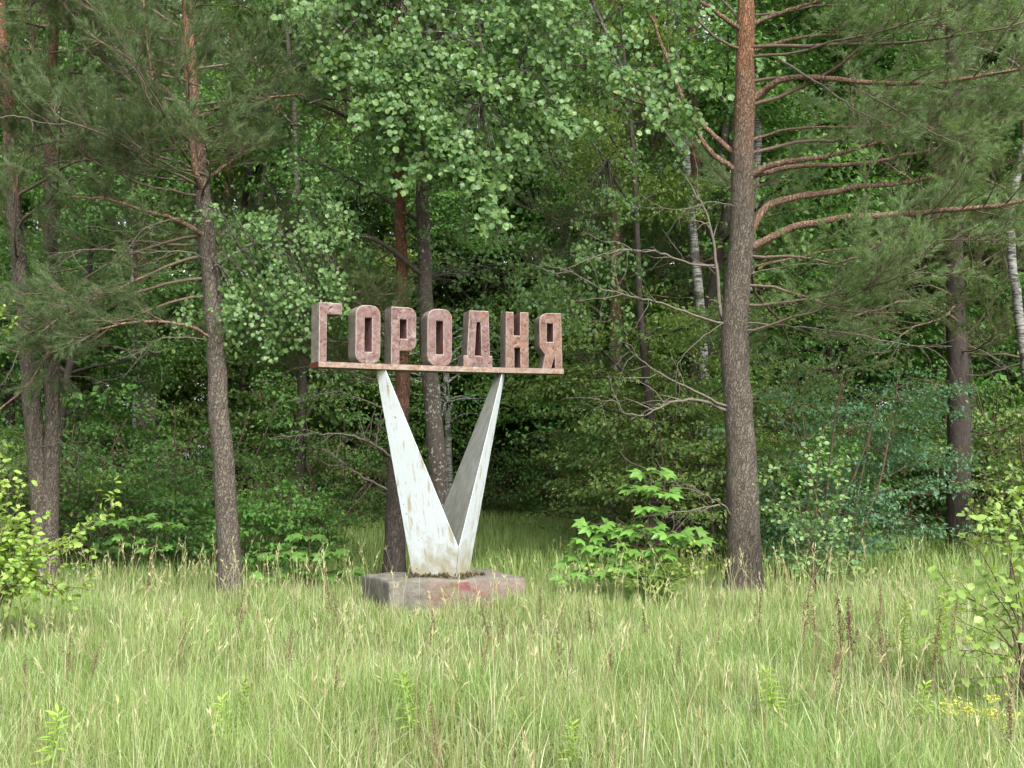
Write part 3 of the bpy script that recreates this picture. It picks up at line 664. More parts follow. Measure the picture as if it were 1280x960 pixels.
# the round-leaved tree whose boughs hang down over the sign
def hanging_tree():
    rng = np.random.default_rng(41); Y = 18.8
    P = pts([(552, 742), (551, 640), (544, 540), (537, 470), (533, 400), (531, 320), (528, 250), (530, 150), (536, 0), (540, -200), (548, -500)], Y); P[0][2] = -.12
    base = np.array([P[0][0], P[0][1], 0.0])
    root = thing('broadleaf_tree', 'round-leaved tree with dark lichened trunk, its boughs hanging over the sign', 'tree', base)
    a = Acc(); Q, _ = trunk_mesh(a, P, .15, .06, 14, 44, 4)
    limbs = []
    def limb(lst, r):
        q = spline(np.concatenate([[Q[int(np.interp(at(*lst[0], Y)[2], Q[:, 2], np.arange(len(Q))))]], pts([(x, y, d) for (x, y, d) in lst[1:]], Y)]), 16)
        a.tube(q, np.linspace(r, r * .25, 16), 6); limbs.append(q)
    limb([(530, 150), (500, 60, -1.0), (470, 20, -1.8), (430, 40, -2.2), (405, 110, -2.4)], .045)
    limb([(533, 60), (560, -60, -1.0), (590, -60, -1.9), (600, 40, -2.3), (600, 130, -2.4)], .045)
    limb([(531, 200), (520, 110, -.9), (515, 90, -1.5), (518, 160, -1.8), (522, 240, -1.9)], .03)
    limb([(533, 60), (600, -80, -.6), (690, -90, -1.2), (740, 0, -1.8), (780, 90, -2.2), (850, 190, -2.3)], .05)
    limb([(530, 120), (580, 60, -.4), (640, 60, -.8), (670, 130, -1.2), (690, 200, -1.5)], .04)
    limb([(529, 230), (560, 200, -.5), (600, 220, -1.0), (625, 300, -1.3)], .03)
    limb([(529, 330), (470, 300, -.6), (400, 290, -1.2), (330, 300, -1.7), (270, 330, -2.0)], .04)
    limb([(529, 280), (450, 230, .2), (380, 200, .4), (330, 220, .5)], .035)
    limb([(533, 40), (470, -60, .4), (400, -40, .5), (370, 60, .6)], .04)
    limb([(530, 100), (620, 100, .6), (700, 140, .9), (760, 200, 1.0)], .04)
    for k in range(10):
        j = rng.integers(26, 43); az = rng.uniform(0, 6.28); q = limb_path(rng, Q[j], [math.cos(az), math.sin(az), .6], rng.uniform(2, 3.4), -.03, 10); a.tube(q, np.linspace(.05, .01, 11), 5); limbs.append(q)
    LP = np.concatenate(limbs)
    edge_x = [380, 400, 440, 470, 500, 530, 555, 590, 620, 650, 690, 720, 760, 800, 850, 870]
    edge_y = [60, 130, 155, 205, 245, 268, 215, 280, 335, 235, 205, 170, 150, 165, 205, 100]
    L_ = []
    def spray(px, py, dY, n, sz=.082):
        p = at(px, py, Y + dY); k = np.argmin(((LP - p) ** 2).sum(1)); r = LP[k]
        dist = np.linalg.norm(r - p)
        if dist > .25: a.tube(spline(np.array([r, (r + p) / 2 + [0, 0, .12 * dist], p]), 5), np.linspace(.009, .004, 5), 3, cap=False)
        d = nrm(nrm(p - r) * .5 + rng.normal(0, .35, 3) - UP * .75)
        q = clump(rng, p, d, rng.uniform(.35, .7), int(n * 1.5), .075, L_, sz, .6, (.1, -.6, .75))
        a.tube(q, np.linspace(.005, .002, len(q)), 3, cap=False)
    n = 0
    while n < 390:                               # the near, lit curtain
        px = rng.uniform(388, 730) if rng.random() < .86 else rng.uniform(730, 862); top = -220; yb = np.interp(px, edge_x, edge_y) - 50
        py = top + (yb - top) * rng.random() ** .75
        if px > 690 and py < 60 and rng.random() < .35: continue
        spray(px, py, rng.uniform(-2.7, -1.2), rng.integers(22, 36)); n += 1
    for px, py in ((515, 60), (516, 100), (518, 140), (519, 175), (521, 205), (420, 60), (412, 90), (440, 80), (612, 240), (618, 270), (600, 200), (560, 170), (565, 200), (590, 210), (690, 150), (770, 70), (800, 110), (835, 145), (820, 120), (855, 170), (660, 160), (640, 120), (700, 60), (470, 150)):
        for _ in range(2): spray(px + rng.normal(0, 8), py + rng.normal(0, 8) - 20, rng.uniform(-2.6, -2.0), 34)
    n = 0
    while n < 280:                               # the shaded inner crown
        px = rng.uniform(360, 800); py = rng.uniform(-300, 400); spray(px, py, rng.uniform(-.9 if py < 300 else .4, 1.9), rng.integers(22, 36), .068); n += 1
    n = 0
    while n < 85:                                # the low bough in front of the slender pine
        px = rng.uniform(232, 440); py = rng.uniform(258, 405) - abs(px - 320) * .2
        spray(px, py, rng.uniform(-2.2, -1.2), rng.integers(20, 32), .064); n += 1
    a.build('trunk', M['lichen_bark'], root, base)
    put_leaves('crown', LEAF_NEAR, L_, M['leaf_round'], root, base)
hanging_tree()

# generic broadleaf trees and bushes, built once and copied
def broadleaf(name, label, cat, seed, H, z0, R, nspray, nleaf, size, mat, bark_m, group, trunk_r=.12, stems=1, flat=.09, spread=.2):
    rng = np.random.default_rng(seed); root = thing(name, label, cat, (0, 0, 0), group); a = Acc(); L_ = []; limbs = []
    for s in range(stems):
        az = rng.uniform(0, 6.28); lean = 0.04 if stems == 1 else .38
        q = limb_path(rng, [rng.normal(0, .06 * (stems - 1)), rng.normal(0, .06 * (stems - 1)), -.1], [math.cos(az) * lean, math.sin(az) * lean, 1], H * (.97 if stems == 1 else rng.uniform(.75, 1)), .03, 14, .05)
        a.tube(q, np.linspace(trunk_r, .012, len(q)), 8 if stems == 1 else 5, rough=(rng, .04)); limbs.append(q)
        for i in range(int(18 if stems == 1 else 6)):
            t = rng.uniform(max(.08, z0 / H), .97); j = int(t * (len(q) - 1)); az = rng.uniform(0, 6.28)
            w = math.sin(math.pi * (.15 + .8 * (t - z0 / H) / (1 - z0 / H + 1e-6)) ** .8)
            l = limb_path(rng, q[j], [math.cos(az), math.sin(az), rng.uniform(.1, .7)], R * max(.35, w) * rng.uniform(.8, 1.15), .0, 8, .12)
            a.tube(l, np.linspace(trunk_r * .32, .008, len(l)), 4); limbs.append(l[2:])
    LP = np.concatenate(limbs)
    for i in range(nspray):
        b = LP[rng.integers(0, len(LP))]
        if b[2] < z0 * .8: b = LP[rng.integers(0, len(LP))]
        out_ = nrm(np.array([b[0], b[1], 0]) + rng.normal(0, .6, 3) * [1, 1, 0])
        p = b + out_ * rng.uniform(0, .5) + rng.normal(0, .25, 3)
        if p[2] < .25: p[2] = .25 + rng.random() * .3
        ln = rng.uniform(.4, .9) * (1 if H > 3 else .5)
        q = limb_path(rng, p, nrm(out_ + UP * rng.uniform(-.25, .35)), ln, -.05, 5, .1)
        u = rng.uniform(0, 1, nleaf) * 4.99; j = u.astype(int); P = q[j] + (q[j + 1] - q[j]) * (u - j)[:, None] + rng.normal(0, 1, (nleaf, 3)) * [spread, spread, flat]
        L_.append((P, nrm(rng.normal(0, .6, (nleaf, 3)) + out_ * .6 - UP * .35), nrm(rng.normal(0, .42, (nleaf, 3)) + UP * .9 + out_ * .35), size * rng.uniform(.7, 1.3, nleaf)))
        a.tube(np.array([b, p, q[-1]]), [.007, .005, .002], 3, cap=False)
    a.build('trunk' if stems == 1 else 'stems', M[bark_m], root)
    put_leaves('crown' if stems == 1 else 'foliage', LEAF_FAR, L_, M[mat], root, (0, 0, 0))
    return root
def far_pine(label, group):
    rng = np.random.default_rng(61); root = thing('pine_tree', label, 'tree', (0, 0, 0), group)
    a = Acc(); Q, _ = trunk_mesh(a, [(0, 0, -.1), (.1, .05, 4), (.05, .1, 9), (.15, 0, 17)], .19, .05, 10, 30, 3); a.build('trunk', M['pine_bark_low'], root)
    tw = Acc(); S = []
    for i in range(38):
        z = rng.uniform(3.2, 16.6); j = int(np.interp(z, Q[:, 2], np.arange(len(Q)))); az = rng.uniform(0, 6.28)
        q = limb_path(rng, Q[j], [math.cos(az), math.sin(az), rng.uniform(-.1, .4)], rng.uniform(1.5, 3.4) * (1.15 - z / 24), .02, 8)
        tw.tube(q, np.linspace(.035, .008, 9), 4, cap=False); pine_foliage(rng, tw, S, q, .03, .3, 10, 1.3, False)
    tag(tw.build('twigs', M['pine_twig'], root), kind='stuff'); c = Acc(); add_shoots(c, S, rng, True); c.build('crown', M['needle_deep'], root)
    return root

def where(px, Y, short=False):
    z = ('behind the twin-stemmed pine' if px < 190 else 'behind the slender grey pine' if px < 425 else 'at the end of the grassy ride' if px < 745
         else 'behind the tall straight pine' if px < 1020 else 'beyond the thick dark-barked pine')
    return z if short else ('near the wood edge ' if Y < 34 else 'far back ' if Y > 47 else 'well inside ') + z
GW = 'broadleaf trees of the wood'
TREES = [broadleaf('broadleaf_tree', 'deep green broadleaf tree standing in the shade of the wood', 'tree', 51, 15, 1.6, 2.7, 430, 66, .10, 'leaf_dark', 'dark_bark', GW, .12, 1, .05, .24),
         broadleaf('broadleaf_tree', 'olive green broadleaf tree standing in the shade of the wood', 'tree', 52, 14, 1.2, 2.5, 430, 66, .095, 'leaf_olive', 'dark_bark', GW, .12, 1, .05, .24),
         broadleaf('broadleaf_tree', 'fresh green broadleaf tree standing in the shade of the wood', 'tree', 53, 16, 2.2, 2.9, 430, 66, .10, 'leaf_fresh', 'lichen_bark', GW, .12, 1, .05, .24)]
FPINE = far_pine('pine with orange trunk standing deep in the wood', 'pines deep in the wood')
used = {}
def place(proto, x, y, rz, s, **kw):
    key = proto.name
    if key not in used:
        used[key] = 1; proto.location = (x, y, 0); proto.rotation_euler = (0, 0, rz); proto.scale = (s, s, s)
        for k, v in kw.items():
            if v: proto[k] = v
        return proto
    return dup(proto, (x, y, 0), rz, s, kw.get('label'), kw.get('group'))
rng = np.random.default_rng(77)
rows = [(25, 4.2), (29, 3.6), (33, 3.1), (37.5, 3.0), (42, 3.0), (48, 3.0), (55, 3.0), (64, 3.0)]
for Y, step in rows:
    half = .42 * Y + 3.5
    x = -half + rng.uniform(0, step)
    while x < half:
        xx, yy = x + rng.normal(0, .5), Y + rng.normal(0, 1.2); px = 640 + F_PX * xx / yy
        x += step
        if abs(xx - (-.045 * yy)) < 7.6 and yy < 43 or 425 < px < 735 and yy < 46: continue                    # the grassy ride behind the sign
        if 1030 < px < 1330 and yy < 28: continue                   # the gap by the dark pine
        if yy < 26 and (190 < px < 330 or 880 < px < 980): continue
        u = rng.random()
        p = TREES[0] if u < .42 else TREES[1] if u < .66 else TREES[2] if u < .86 else FPINE
        KIND = {id(TREES[0]): 'deep green broadleaf tree ', id(TREES[1]): 'olive green broadleaf tree ', id(TREES[2]): 'fresh green broadleaf tree ', id(FPINE): 'orange-trunked pine '}
        place(p, xx, yy, label=KIND[id(p)] + where(px, yy), rz=rng.uniform(0, 6.28), s=rng.uniform(.88, 1.15) * (1 + max(0, yy - 26) / 36 * .92))
for p, px, Y, sc_, lab in ((TREES[1], 815, 22.6, .85, 'olive green broadleaf tree crowding behind the dead boughs of the tall pine'), (FPINE, 765, 27.0, .95, 'dark pine at the edge of the grassy ride behind the maple sapling'),
                           (TREES[0], 865, 31.5, 1.35, 'deep green broadleaf tree filling the gap behind the pale birch'), (TREES[0], 690, 48, 1.6, 'deep green broadleaf tree closing the ride, tall and full'), (TREES[0], 884, 26.5, 1.25, 'dense deep green broadleaf tree just behind the trunk of the tall pine'), (TREES[2], 600, 46.5, 1.35, 'fresh green broadleaf tree closing the ride, crown low over the grass'), (TREES[2], 668, 47, 1.45, 'fresh green broadleaf tree beside the far bushes of the ride'), (TREES[1], 535, 47.5, 1.45, 'olive green broadleaf tree seen far off between the pylons'), (TREES[2], 470, 45.5, 1.4, 'fresh green broadleaf tree far behind the rust red pine'),
                           (FPINE, 866, 29, 1.15, 'pine deep in the wood screening the pale birch top'), (TREES[0], 365, 33, 1.35, 'deep green broadleaf tree filling the wood between slender grey pine and ride'), (TREES[1], 300, 41, 1.6, 'tall olive green broadleaf tree deep behind the slender grey pine'), (TREES[2], 872, 37, 1.75, 'tall fresh green broadleaf tree closing the sky behind the pale birch')):
    place(p, gx(px, Y), Y, rng.uniform(0, 6.28), sc_, label=lab)
# bushes
GB = 'understorey bushes'
BUSH = [broadleaf('bush', 'deep green bush of the understorey at the foot of the trees', 'bush', 54, 3.4, .3, 1.5, 120, 54, .075, 'leaf_dark', 'twig', GB, .022, 6, .04, .19),
        broadleaf('bush', 'olive green bush of the understorey at the foot of the trees', 'bush', 55, 2.6, .3, 1.3, 105, 52, .068, 'leaf_olive', 'twig', GB, .02, 6, .04, .18),
        broadleaf('bush', 'tall spreading blue-green hazel bush beside the tall straight pine', 'bush', 56, 4.3, .4, 1.7, 170, 56, .075, 'leaf_blue', 'twig', GB, .025, 6, .035, .2)]
BUSH.append(broadleaf('bush', 'pale green bush with broad leaves in tiers', 'bush', 57, 2.4, .2, 1.2, 130, 26, .105, 'leaf_fresh', 'twig', GB, .02, 5, .035, .16))
del BUSH[2]['group']
place(BUSH[2], gx(1028, 20.6), 20.6, .5, .88)
for px, Y, k, s in ((130, 20.2, 3, .8), (205, 21.0, 3, .7), (330, 20.0, 3, .7), (400, 22.5, 3, .6), (110, 23.5, 0, .9), (345, 22.5, 1, .75), (40, 23, 0, 1.0), (-20, 20, 1, 1.1), (240, 28, 0, 1.2), (120, 29, 3, 1.5),
                    (838, 22.5, 1, 1.2), (880, 24.5, 0, 1.0), (800, 27.0, 1, 1.1), (930, 27, 0, 1.4), (990, 24.5, 3, 1.1), (850, 30, 0, 1.5), (780, 33, 1, 1.4), (765, 38, 0, 1.3), (415, 36, 0, 1.3), (960, 31, 1, 1.8),
                    (450, 44, 0, 1.3), (500, 47, 1, 1.5), (545, 48, 0, 1.5), (590, 47, 3, 1.5), (635, 45.0, 0, 1.1), (680, 47, 1, 1.6), (720, 44, 3, 1.3), (610, 51, 1, 2.0), (660, 53, 0, 2.2), (560, 53, 0, 2.2), (480, 52, 0, 2.0), (710, 52, 1, 2.0),
                    (1090, 30, 0, 1.3), (1140, 31, 3, 1.2), (1175, 32, 1, 1.4), (1240, 30.5, 1, 1.5), (1290, 28, 0, 1.4), (1330, 24, 1, 1.3), (1260, 33, 3, 1.8)) + tuple((px, 68 + (px % 7), (px // 90) % 2, 2.6) for px in range(-60, 1400, 75)):
    place(BUSH[k], gx(px, Y), Y, rng.uniform(0, 6.28), s, label=('deep green', 'olive green', '', 'pale green large-leaved')[k] + (' low bush ' if s < .9 else ' bush ' if s < 1.3 else ' tall bush ') + ('in front row ' if Y < 24 else 'in shade ' ) + where(px, Y, True))

# ------------------------------------------------------------------ shrubs and saplings with leaves large enough to tell apart
def leaf_mesh(name, w, mat, curl=.18, fold_=.10):
    t = np.array([0, .28, .62, 1.0]); mid = np.stack([0 * t, t, -curl * t ** 2], 1)
    wd = np.array([0, .44, .46, 0]) * w
    V = [mid[0], mid[1], mid[2], mid[3]] + [mid[k] + [wd[k], .04, fold_ * w] for k in (1, 2)] + [mid[k] + [-wd[k], .04, fold_ * w] for k in (1, 2)]
    a = Acc(); a.add(np.array(V), [np.array([[0, 4, 1], [2, 5, 3], [0, 1, 6], [2, 3, 7]]), np.array([[1, 4, 5, 2], [1, 2, 7, 6]])], 0, True)
    return a.mesh(name, mat)
def maple_mesh(mat):
    tips = [(0, 1.0), (28, .52), (52, .93), (80, .45), (105, .68), (140, .32), (172, .22)]
    pr = []
    for k, (a, r) in enumerate(tips):
        pr.append((a, r))
        if k in (0, 2): pr.append((a + 11, r * .74))
    right = [(r * math.sin(math.radians(a)), r * math.cos(math.radians(a)) + .25) for a, r in pr]
    outl = right + [(-x, y) for x, y in reversed(right[1:])]
    V = [(0, .25, .04)] + [(x, y, -.22 * (x * x + (y - .25) ** 2) + .03 * math.sin(9 * x)) for x, y in outl]
    n = len(outl); a = Acc(); a.add(V, [np.array([[0, 1 + (k + 1) % n, 1 + k] for k in range(n)])], 0, False)
    return a.mesh('leaf', mat)
def leaf_objects(root, base, me, L_, limit=290):
    """one object for each leaf, sharing one mesh"""
    P, D, Z, S = (np.concatenate([l[k] for l in L_]) for k in range(4)); R = frames(D, Z)
    for k in range(min(limit, len(P))):
        o = bpy.data.objects.new('leaf', me); COL.objects.link(o); o.parent = root
        mt = Matrix([list(R[k][r]) + [0] for r in range(3)] + [[0, 0, 0, 1]])
        o.matrix_local = Matrix.Translation(Vector(P[k] - base)) @ mt @ Matrix.Scale(S[k], 4)
    return P[limit:], R[limit:], S[limit:]
def shrub(name, label, cat, seed, Y, foot, stems, leaf_me, size, per_m, tmpl, mat, limit=290, r=.009, spread=.03, hang=.1, kids=3, kid_len=.35):
    """stems: pixel lists; leaves stand along them and along their side twigs"""
    rng = np.random.default_rng(seed); base = np.array([gx(foot, Y), Y, 0.0]); root = thing(name, label, cat, base)
    a = Acc(); L_ = []
    for lst in stems:
        P = pts(lst, Y); P = np.concatenate([[base + [rng.normal(0, .04), rng.normal(0, .04), -.05]], P]); q = spline(P, 6 * len(lst) + 4)
        a.tube(q, np.linspace(r, r * .25, len(q)), 5)
        paths = [q[len(q) // 4:]]
        for k in range(kids):
            j = rng.integers(len(q) // 3, len(q) - 1); d = nrm(nrm(q[j + 1] - q[j]) + rng.normal(0, .7, 3))
            w = limb_path(rng, q[j], d, kid_len * rng.uniform(.5, 1.2), .02, 5, .12); a.tube(w, np.linspace(r * .4, .0015, 6), 3); paths.append(w)
        for w in paths:
            ln = np.linalg.norm(np.diff(w, axis=0), axis=1).sum(); n = max(2, int(ln * per_m))
            u = np.linspace(.12, .999, n) * (len(w) - 1.001); j = u.astype(int); P = w[j] + (w[j + 1] - w[j]) * (u - j)[:, None]
            ax = nrm(w[j + 1] - w[j]); sd_ = nrm(np.cross(ax, UP + rng.normal(0, .4, (n, 3)))) * np.where(np.arange(n) % 2, 1, -1)[:, None]
            D = nrm(sd_ * .9 + ax * .55 + rng.normal(0, .25, (n, 3)) - UP * hang)
            L_.append((P + D * .01 + rng.normal(0, spread, (n, 3)), D, nrm(UP * .8 + np.array([0, -.45, 0]) + rng.normal(0, .4, (n, 3))), size * rng.uniform(.65, 1.2, n)))
    a.build('stems', M['twig'], root, base)
    rng.shuffle(L_)
    P, R, S = leaf_objects(root, base, leaf_me, L_, limit)
    if len(P):
        c = Acc(); c.scatter(tmpl, P, R, S); tag(c.build('foliage', M[mat], root, base), kind='stuff')
    return root
LM_Y = leaf_mesh('leaf', .62, M['leaf_lime']); LM_A = leaf_mesh('leaf', .95, M['leaf_aspen'], .1); LM_S = leaf_mesh('leaf', .7, M['leaf_yellow'], .1)
st = []
rs = random.Random(9)
for tip in ((146, 630), (120, 652), (105, 668), (80, 700), (95, 735), (70, 745), (20, 690), (30, 640), (14, 590), (4, 558), (-10, 600), (45, 660), (55, 720), (5, 650), (-30, 560), (25, 612), (60, 690), (35, 740), (10, 720)):
    x, y = tip; st.append([(-18 + x * .25, 745 - (770 - y) * .2, rs.uniform(-.2, .2)), (x * .55 - 5, (y + 760) / 2 - 18, rs.uniform(-.3, .3)), (x, y, rs.uniform(-.5, .4))])
shrub('shrub', 'bright yellow-green shrub with one bough reaching towards the slender grey pine', 'shrub', 91, 12.6, -22, st, LM_Y, .078, 27, LEAF_LONG, 'leaf_lime', 290, .010, .025, .05, 5, .36)
shrub('shrub', 'pale-leaved whippy shoot standing high against the twin-stemmed pine', 'shrub', 92, 12.0, -60, [[(-40, 600), (-20, 450), (14, 374)], [(-40, 560), (-15, 430), (22, 401)], [(-45, 600), (-30, 500), (-8, 385)]], LM_S, .06, 22, LEAF_LONG, 'leaf_yellow', 120, .008, .015, .05, 2, .2)
st = [[(1268, 800, 0), (1262, 770), (1245, 745, -.1), (1222, 712, -.2)], [(1275, 800), (1272, 760), (1268, 720), (1262, 695)], [(1278, 790), (1285, 740), (1290, 690)],
      [(1262, 850, 0), (1240, 847, -.1), (1205, 850, -.2), (1180, 862, -.2)], [(1270, 820), (1252, 800, -.1), (1232, 790, -.2), (1195, 775, -.3)], [(1262, 840), (1240, 820, -.2), (1215, 800, -.3)], [(1285, 800), (1262, 755, .3), (1240, 742, .4)], [(1280, 860), (1250, 870), (1225, 880)], [(1275, 830), (1240, 780, .3), (1215, 760, .4), (1180, 745, .5)], [(1280, 780), (1268, 720, .2), (1256, 665, .3), (1250, 635, .3)], [(1290, 780), (1286, 700, -.1), (1276, 640, -.2), (1272, 612, -.2)], [(1276, 790), (1248, 730, -.2), (1226, 690, -.3), (1212, 668, -.3)], [(1272, 800), (1232, 760, -.3), (1190, 735, -.4), (1172, 712, -.5)], [(1280, 830), (1230, 815, -.3), (1190, 812, -.4), (1160, 800, -.5)]]
shrub('shrub', 'open shrub with large lemon-green leaves on dark twigs by the spurge flowers', 'shrub', 93, 9.6, 1282, st, LM_S, .09, 18, LEAF_LONG, 'leaf_yellow', 290, .008, .015, .15, 3, .22)
st = [[(1262, 690), (1240, 640, rs.uniform(-.2, .2)), (x, y, rs.uniform(-.4, .4))] for x, y in ((1215, 648), (1222, 680), (1240, 612), (1262, 600), (1280, 590), (1300, 605), (1205, 700), (1250, 655), (1272, 640), (1228, 660), (1310, 650), (1285, 670))]
shrub('shrub', 'small pale green shrub in the grass before the thick dark-barked pine', 'shrub', 94, 15.5, 1265, st, LM_S, .065, 24, LEAF_LONG, 'leaf_yellow', 200, .008, .03, .1, 4, .3)
st = [[(1018, 700), (1020, 640), (1022, 590), (1030, 534)], [(1015, 700), (1000, 640), (985, 600), (968, 582)], [(1020, 690), (1040, 640), (1050, 600), (1056, 580)], [(1010, 710), (990, 670), (975, 640)], [(1020, 715), (1050, 680), (1062, 650)], [(1015, 720), (990, 700), (972, 685)], [(1022, 720), (1045, 710), (1068, 700)], [(1018, 715), (1018, 680), (1008, 650)], [(1020, 715), (1030, 670), (1034, 640)]]
shrub('aspen_sapling', 'young aspen sapling with round pale leaves at the foot of the hazel bush', 'sapling', 95, 16.6, 1018, st, LM_A, .062, 38, LEAF_NEAR, 'leaf_aspen', 290, .011, .035, .2, 5, .4)
st = [[(820, 735, rs.uniform(-.2, .2)), (x, y - 14, rs.uniform(-.4, .3))] for x, y in ((745, 722), (765, 735), (790, 715), (805, 722), (830, 705), (850, 698), (868, 694), (885, 700), (896, 715), (880, 728), (840, 728), (815, 740), (860, 715), (780, 742))]
shrub('shrub', 'low yellow-green shrub spreading under the maple sapling', 'shrub', 96, 16.0, 835, st, LM_Y, .072, 44, LEAF_LONG, 'leaf_lime', 280, .006, .03, .05, 4, .22)
# maples: whorls of lobed leaves
MAPLE = maple_mesh(M['leaf_maple'])
def maple(label, seed, Y, foot, top, whorls, size, group=None):
    rng = np.random.default_rng(seed); base = np.array([gx(foot, Y), Y, 0.0]); root = thing('maple_sapling', label, 'sapling', base, group)
    a = Acc(); L_ = []; tp = at(top[0], top[1], Y); stem = spline(np.array([base - [0, 0, .05], (base + tp) / 2 + [.03, 0, 0], tp]), 20); a.tube(stem, np.linspace(.016, .005, 20), 6)
    for px, py, rad, n in whorls:
        c = at(px, py, Y + rng.uniform(-.25, .25)); k = np.argmin(abs(stem[:, 2] - (c[2] - .12))); r = stem[k]
        a.tube(spline(np.array([r, (r + c) / 2 + [0, 0, .03], c]), 6), np.linspace(.007, .003, 6), 4)
        n += 3; az = np.arange(n) * 6.283 / n + rng.uniform(0, 6); rr = rad * rng.uniform(.5, 1.1, n)
        P = c + np.stack([np.cos(az) * rr, np.sin(az) * rr, rng.normal(-.02, .03, n)], 1)
        D = np.stack([np.cos(az), np.sin(az), rng.uniform(-.35, -.05, n)], 1)
        for p in P: a.tube(np.array([c, p]), [.002, .0015], 3, cap=False)
        L_.append((P - nrm(D) * size * .25, D, nrm(rng.normal(0, .22, (n, 3)) + UP + np.array([0, -.45, 0])), size * rng.uniform(.75, 1.2, n)))
    a.build('stem', M['twig'], root, base); leaf_objects(root, base, MAPLE, L_)
    return root
maple('lime-green maple sapling with tiers of lobed leaves beside the sign', 101, 16.3, 795, (815, 590),
      [(815, 588, .22, 8), (800, 606, .24, 8), (830, 612, .22, 7), (812, 634, .16, 6), (745, 655, .18, 7), (775, 660, .2, 7), (805, 655, .2, 7), (840, 665, .22, 8), (862, 672, .2, 8), (730, 675, .18, 7), (765, 685, .22, 8), (722, 700, .18, 7), (790, 690, .22, 8), (825, 690, .2, 7), (745, 715, .2, 7), (712, 718, .16, 6), (775, 712, .2, 7), (805, 710, .2, 6)], .15)
maple('broad maple seedling in the shade right of the slender grey pine', 102, 18.5, 385, (385, 660), [(350, 690, .22, 7), (385, 668, .22, 7), (415, 690, .22, 7), (370, 712, .24, 8), (405, 715, .24, 8), (340, 718, .2, 6), (435, 712, .18, 6), (395, 690, .2, 6)], .15)
maple('small maple seedling in the dark between the twin-stemmed pine and the slender one', 103, 19.2, 170, (165, 640), [(140, 650, .24, 7), (175, 645, .24, 7), (210, 655, .22, 7), (160, 672, .24, 7), (195, 680, .24, 7), (130, 685, .2, 6)], .13)

# ------------------------------------------------------------------ meadow
def value_noise(x, y, s, seed):
    r = np.random.default_rng(seed); T = r.random((64, 64)); u, v = x / s, y / s
    i, j = np.floor(u).astype(int), np.floor(v).astype(int); a, b = u - i, v - j; a = a * a * (3 - 2 * a); b = b * b * (3 - 2 * b)
    g = lambda p, q: T[p % 64, q % 64]
    return (g(i, j) * (1 - a) + g(i + 1, j) * a) * (1 - b) + (g(i, j + 1) * (1 - a) + g(i + 1, j + 1) * a) * b
def blades(acc, rng, x, y, h, w, lean, mat=0):
    n = len(x); az = rng.uniform(0, 2 * math.pi, n); d = np.stack([np.cos(az), np.sin(az), 0 * az], 1)
    b = np.abs(rng.normal(0, lean, n)) + .06; wa = az + math.pi / 2 + rng.normal(0, .5, n); wd = np.stack([np.cos(wa), np.sin(wa), 0 * wa], 1)
    base = np.stack([x, y, ground_z(x, y) - .04], 1); V = []
    for t, k in ((0, 1), (.4, .9), (.75, .55), (1, 0)):
        c = base + d * (h * b * t ** 2)[:, None] + UP * (h * (t - .45 * np.minimum(b, 1.2) * t ** 2.2))[:, None]
        if k: V += [c - wd * (w * k / 2)[:, None], c + wd * (w * k / 2)[:, None]]
        else: V.append(c)
    V = np.stack(V, 1); o = (np.arange(n) * 7)[:, None, None]
    q = np.array([[0, 1, 3, 2], [2, 3, 5, 4]])[None] + o; t3 = np.array([[4, 5, 6]])[None] + o
    acc.add(V, [q.reshape(-1, 4), t3.reshape(-1, 3)], mat)
def field(rng, n, y0, y1, pw=1.0, k=.43, m=1.2):
    y = y0 + (y1 - y0) * rng.random(int(n * 1.0)) ** pw; x = rng.uniform(-1, 1, len(y)) * (k * y + m)
    return x, y
def keep_off(x, y):
    u = (x - CX) * math.cos(CA) + (y - CY_) * math.sin(CA); v = -(x - CX) * math.sin(CA) + (y - CY_) * math.cos(CA)
    return ~((u > -.98) & (u < .89) & (v > -.9) & (v < .55))
rng = np.random.default_rng(201)
gr = Acc()
cx, cy_ = field(rng, 7600, 4.6, 19.5, .95); reps = rng.integers(14, 30, len(cx))
x = np.repeat(cx, reps) + rng.normal(0, .075, reps.sum()); y = np.repeat(cy_, reps) + rng.normal(0, .075, reps.sum())
x2, y2 = field(rng, 60000, 4.6, 19.5, .95); x = np.r_[x, x2]; y = np.r_[y, y2]; k = keep_off(x, y); x, y = x[k], y[k]
hn = value_noise(x, y, 1.7, 5); h = (.17 + .30 * hn) * rng.uniform(.55, 1.25, len(x)) * np.interp(y, [5, 10, 13, 15.5, 19], [1.15, 1.08, .98, .86, .9]); w = rng.uniform(.002, .0056, len(x)) * (1 + (y - 5) * .035)
h = h * (1 - .34 * np.exp(-(((x - CX + .35) / 1.5) ** 2 + ((y - CY_ + 1.3) / 1.3) ** 2)))
blades(gr, rng, x, y, h, w, .62)
x, y = field(rng, 5000, 4.8, 19, .95); k = keep_off(x, y); x, y = x[k], y[k]
blades(gr, rng, x, y, rng.uniform(.3, .62, len(x)) * np.interp(y, [5, 10, 15.5, 19], [1.1, 1.0, .75, .9]), rng.uniform(.003, .007, len(x)), .75, 1)
x, y = field(rng, 3400, 4.8, 19, .95); k = keep_off(x, y); x, y = x[k], y[k]
blades(gr, rng, x, y, rng.uniform(.35, .7, len(x)) * np.interp(y, [5, 10, 15.5, 19], [1.1, 1.0, .8, .9]), rng.uniform(.003, .005, len(x)), .15, 2)
tag(gr.build('grass', [M['grass'], M['pale_blade'], M['dead_stem']]), 'tall pale green meadow grass in front of the sign', 'grass', kind='stuff')
gs = Acc()
x, y = field(rng, 52000, 19.0, 48, 1.0); px = 640 + F_PX * x / y
k = ((px > 410) & (px < 745)) | ((px > 930) & (y < 31)) | (y < 22); x, y = x[k], y[k]
